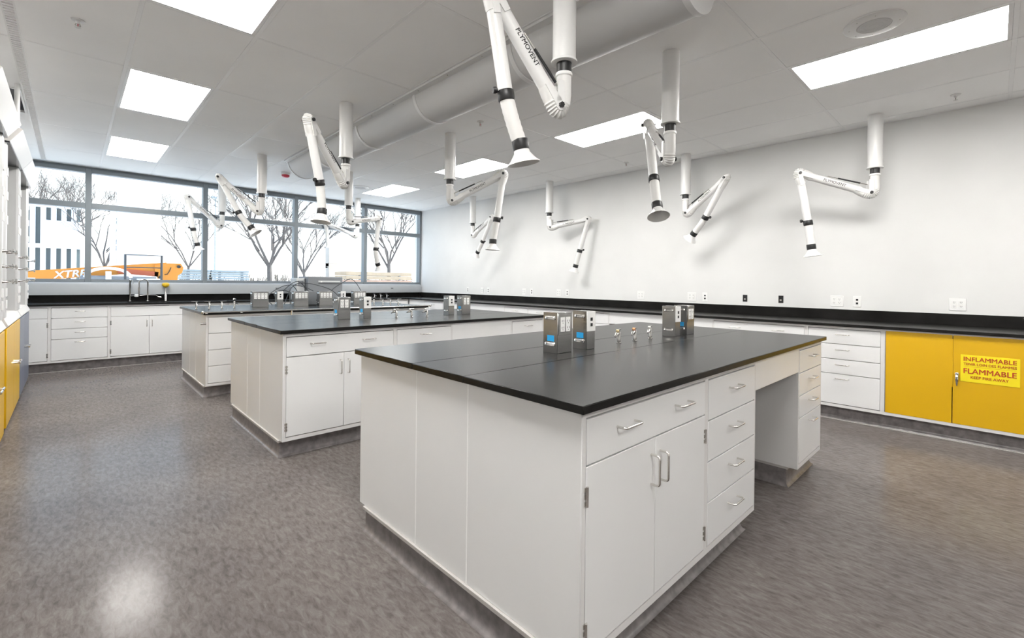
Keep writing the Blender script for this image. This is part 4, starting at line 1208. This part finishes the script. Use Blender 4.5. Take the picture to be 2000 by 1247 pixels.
MB().box((-2.55, -0.18, 1.2 + oz), (-1.98, -0.172, 1.27 + oz)).obj('stripe', 'powder', bm_)

# stacked panels and lumber
def stack(label, x0_, x1_, y, z1_, layers, m, nm, d_=1.2, cat='panel stack', end=0.0):
    t = thing(nm, label, cat, ((x0_ + x1_) / 2, y, GZ))
    w = x1_ - x0_
    hh = (z1_ - GZ) / layers
    for k in range(layers):
        mm = m[k % len(m)]
        off = random.uniform(-0.03, 0.03)
        MB().box((-w / 2 + off, -d_ / 2, k * hh + 0.01), (w / 2 + off, d_ / 2, (k + 1) * hh - 0.012), 0.008).obj('layer', mm, t)
        for x in (-w * 0.3, w * 0.3):
            MB().box((x - 0.04, -d_ / 2 - 0.012, k * hh - 0.012), (x + 0.04, -d_ / 2 + 0.1, k * hh + 0.03)).obj('bearer', 'grey', t)
stack('stack of grey galvanised panels beside the orange boom', 3.35, 4.32, 24.0, 1.70, 18, ['panel'], 'panel_stack')
stack('stack of grey galvanised panels behind the pole, beyond the second mullion', 4.40, 5.85, 24.0, 1.70, 18, ['panel'], 'panel_stack')
stack('stack of pale and pinkish lumber outside near the room corner', 8.6, 11.85, 20.0, 1.70, 11, ['wood', 'wood', 'wood2'], 'lumber_stack', cat='lumber stack')
t = thing('light_pole', 'thin grey light pole outside the second window bay', 'pole', (7.70, 40.0, GZ))
MB().tube([(0, 0, 0), (0, 0, 7.6)], [0.07, 0.045], 8).obj('shaft', 'panel', t)
MB().box((-0.3, -0.1, 7.55), (0.1, 0.1, 7.68), 0.02).obj('lamp_head', 'panel', t)

def tree(label, x, y, h, trunk_h, seed, spread=0.62, depth=5, r0=0.115):
    rnd = random.Random(seed)
    t = thing('bare_tree', label, 'tree', (x, y, GZ), 0, 'bare trees outside')
    tr_, br = MB(), MB()
    tr_.tube([(0, 0, 0), (0.03, 0, trunk_h * 0.5), (0, 0, trunk_h)], [r0 * 1.15, r0, r0 * 0.9], 8)
    def grow(p, d, L, r, lev):
        q_ = p + d * L * 0.5 + Vector((rnd.uniform(-1, 1), rnd.uniform(-1, 1), rnd.uniform(-0.2, 0.4))) * L * 0.06
        e_ = p + d * L
        br.tube([p, q_, e_], [r, r * 0.85, r * 0.62], 5 if lev < 2 else 3, cap=False)
        if lev >= depth: return
        k = 3 if lev < 3 else 2
        for i in range(k + (1 if rnd.random() < 0.4 else 0)):
            ax = Vector((rnd.uniform(-1, 1), rnd.uniform(-1, 1), rnd.uniform(-0.35, 0.75)))
            nd = (d + ax * spread).normalized()
            st = p.lerp(e_, rnd.uniform(0.45, 1.0)) if i else e_
            grow(st, nd, L * rnd.uniform(0.58, 0.82), r * 0.6, lev + 1)
    for i in range(5):
        a = 2 * PI * i / 5 + rnd.uniform(-0.4, 0.4)
        d = Vector((math.cos(a) * 0.55, math.sin(a) * 0.55, 1)).normalized()
        grow(Vector((0, 0, trunk_h * rnd.uniform(0.85, 1.0))), d, h * 0.26, r0 * 0.55, 0)
    tr_.obj('trunk', 'bark', t)
    br.obj('branches', 'twig', t)
tree('bare spreading tree outside the third window bay', 6.85, 24.0, 7.5, 2.3, 3)
tree('bare spreading tree outside the corner window bay', 13.7, 25.0, 8.0, 2.6, 5)
tree('bare tree between the white building and the tank', 1.78, 45.0, 10.5, 2.4, 8, depth=5)
tree('bare tree just past the white tank', 8.2, 54.0, 12.5, 2.8, 11, depth=5)
tree('bare tree behind the fourth window bay', 13.4, 38.0, 8.5, 2.2, 14, depth=5)
tree('tall bare tree behind the white building', -1.8, 92.0, 19.0, 5.0, 21, depth=5, r0=0.3)
# dry brush along the far edge
rnd = random.Random(4)
bb = MB()
for k in range(260):
    x = rnd.uniform(4, 34); y = rnd.uniform(44, 50); s = rnd.uniform(0.5, 1.1)
    for j in range(5):
        a = rnd.uniform(0, 6.28)
        bb.tube([(x, y, GZ), (x + math.cos(a) * s * 0.5, y + math.sin(a) * s * 0.5, GZ + s * 1.9)], [0.06, 0.02], 4, cap=False)
o = bb.obj('dry_brush', 'bush')
tag(o, 'dry brown brush along the far edge of the yard', 'brush')
o['kind'] = 'stuff'
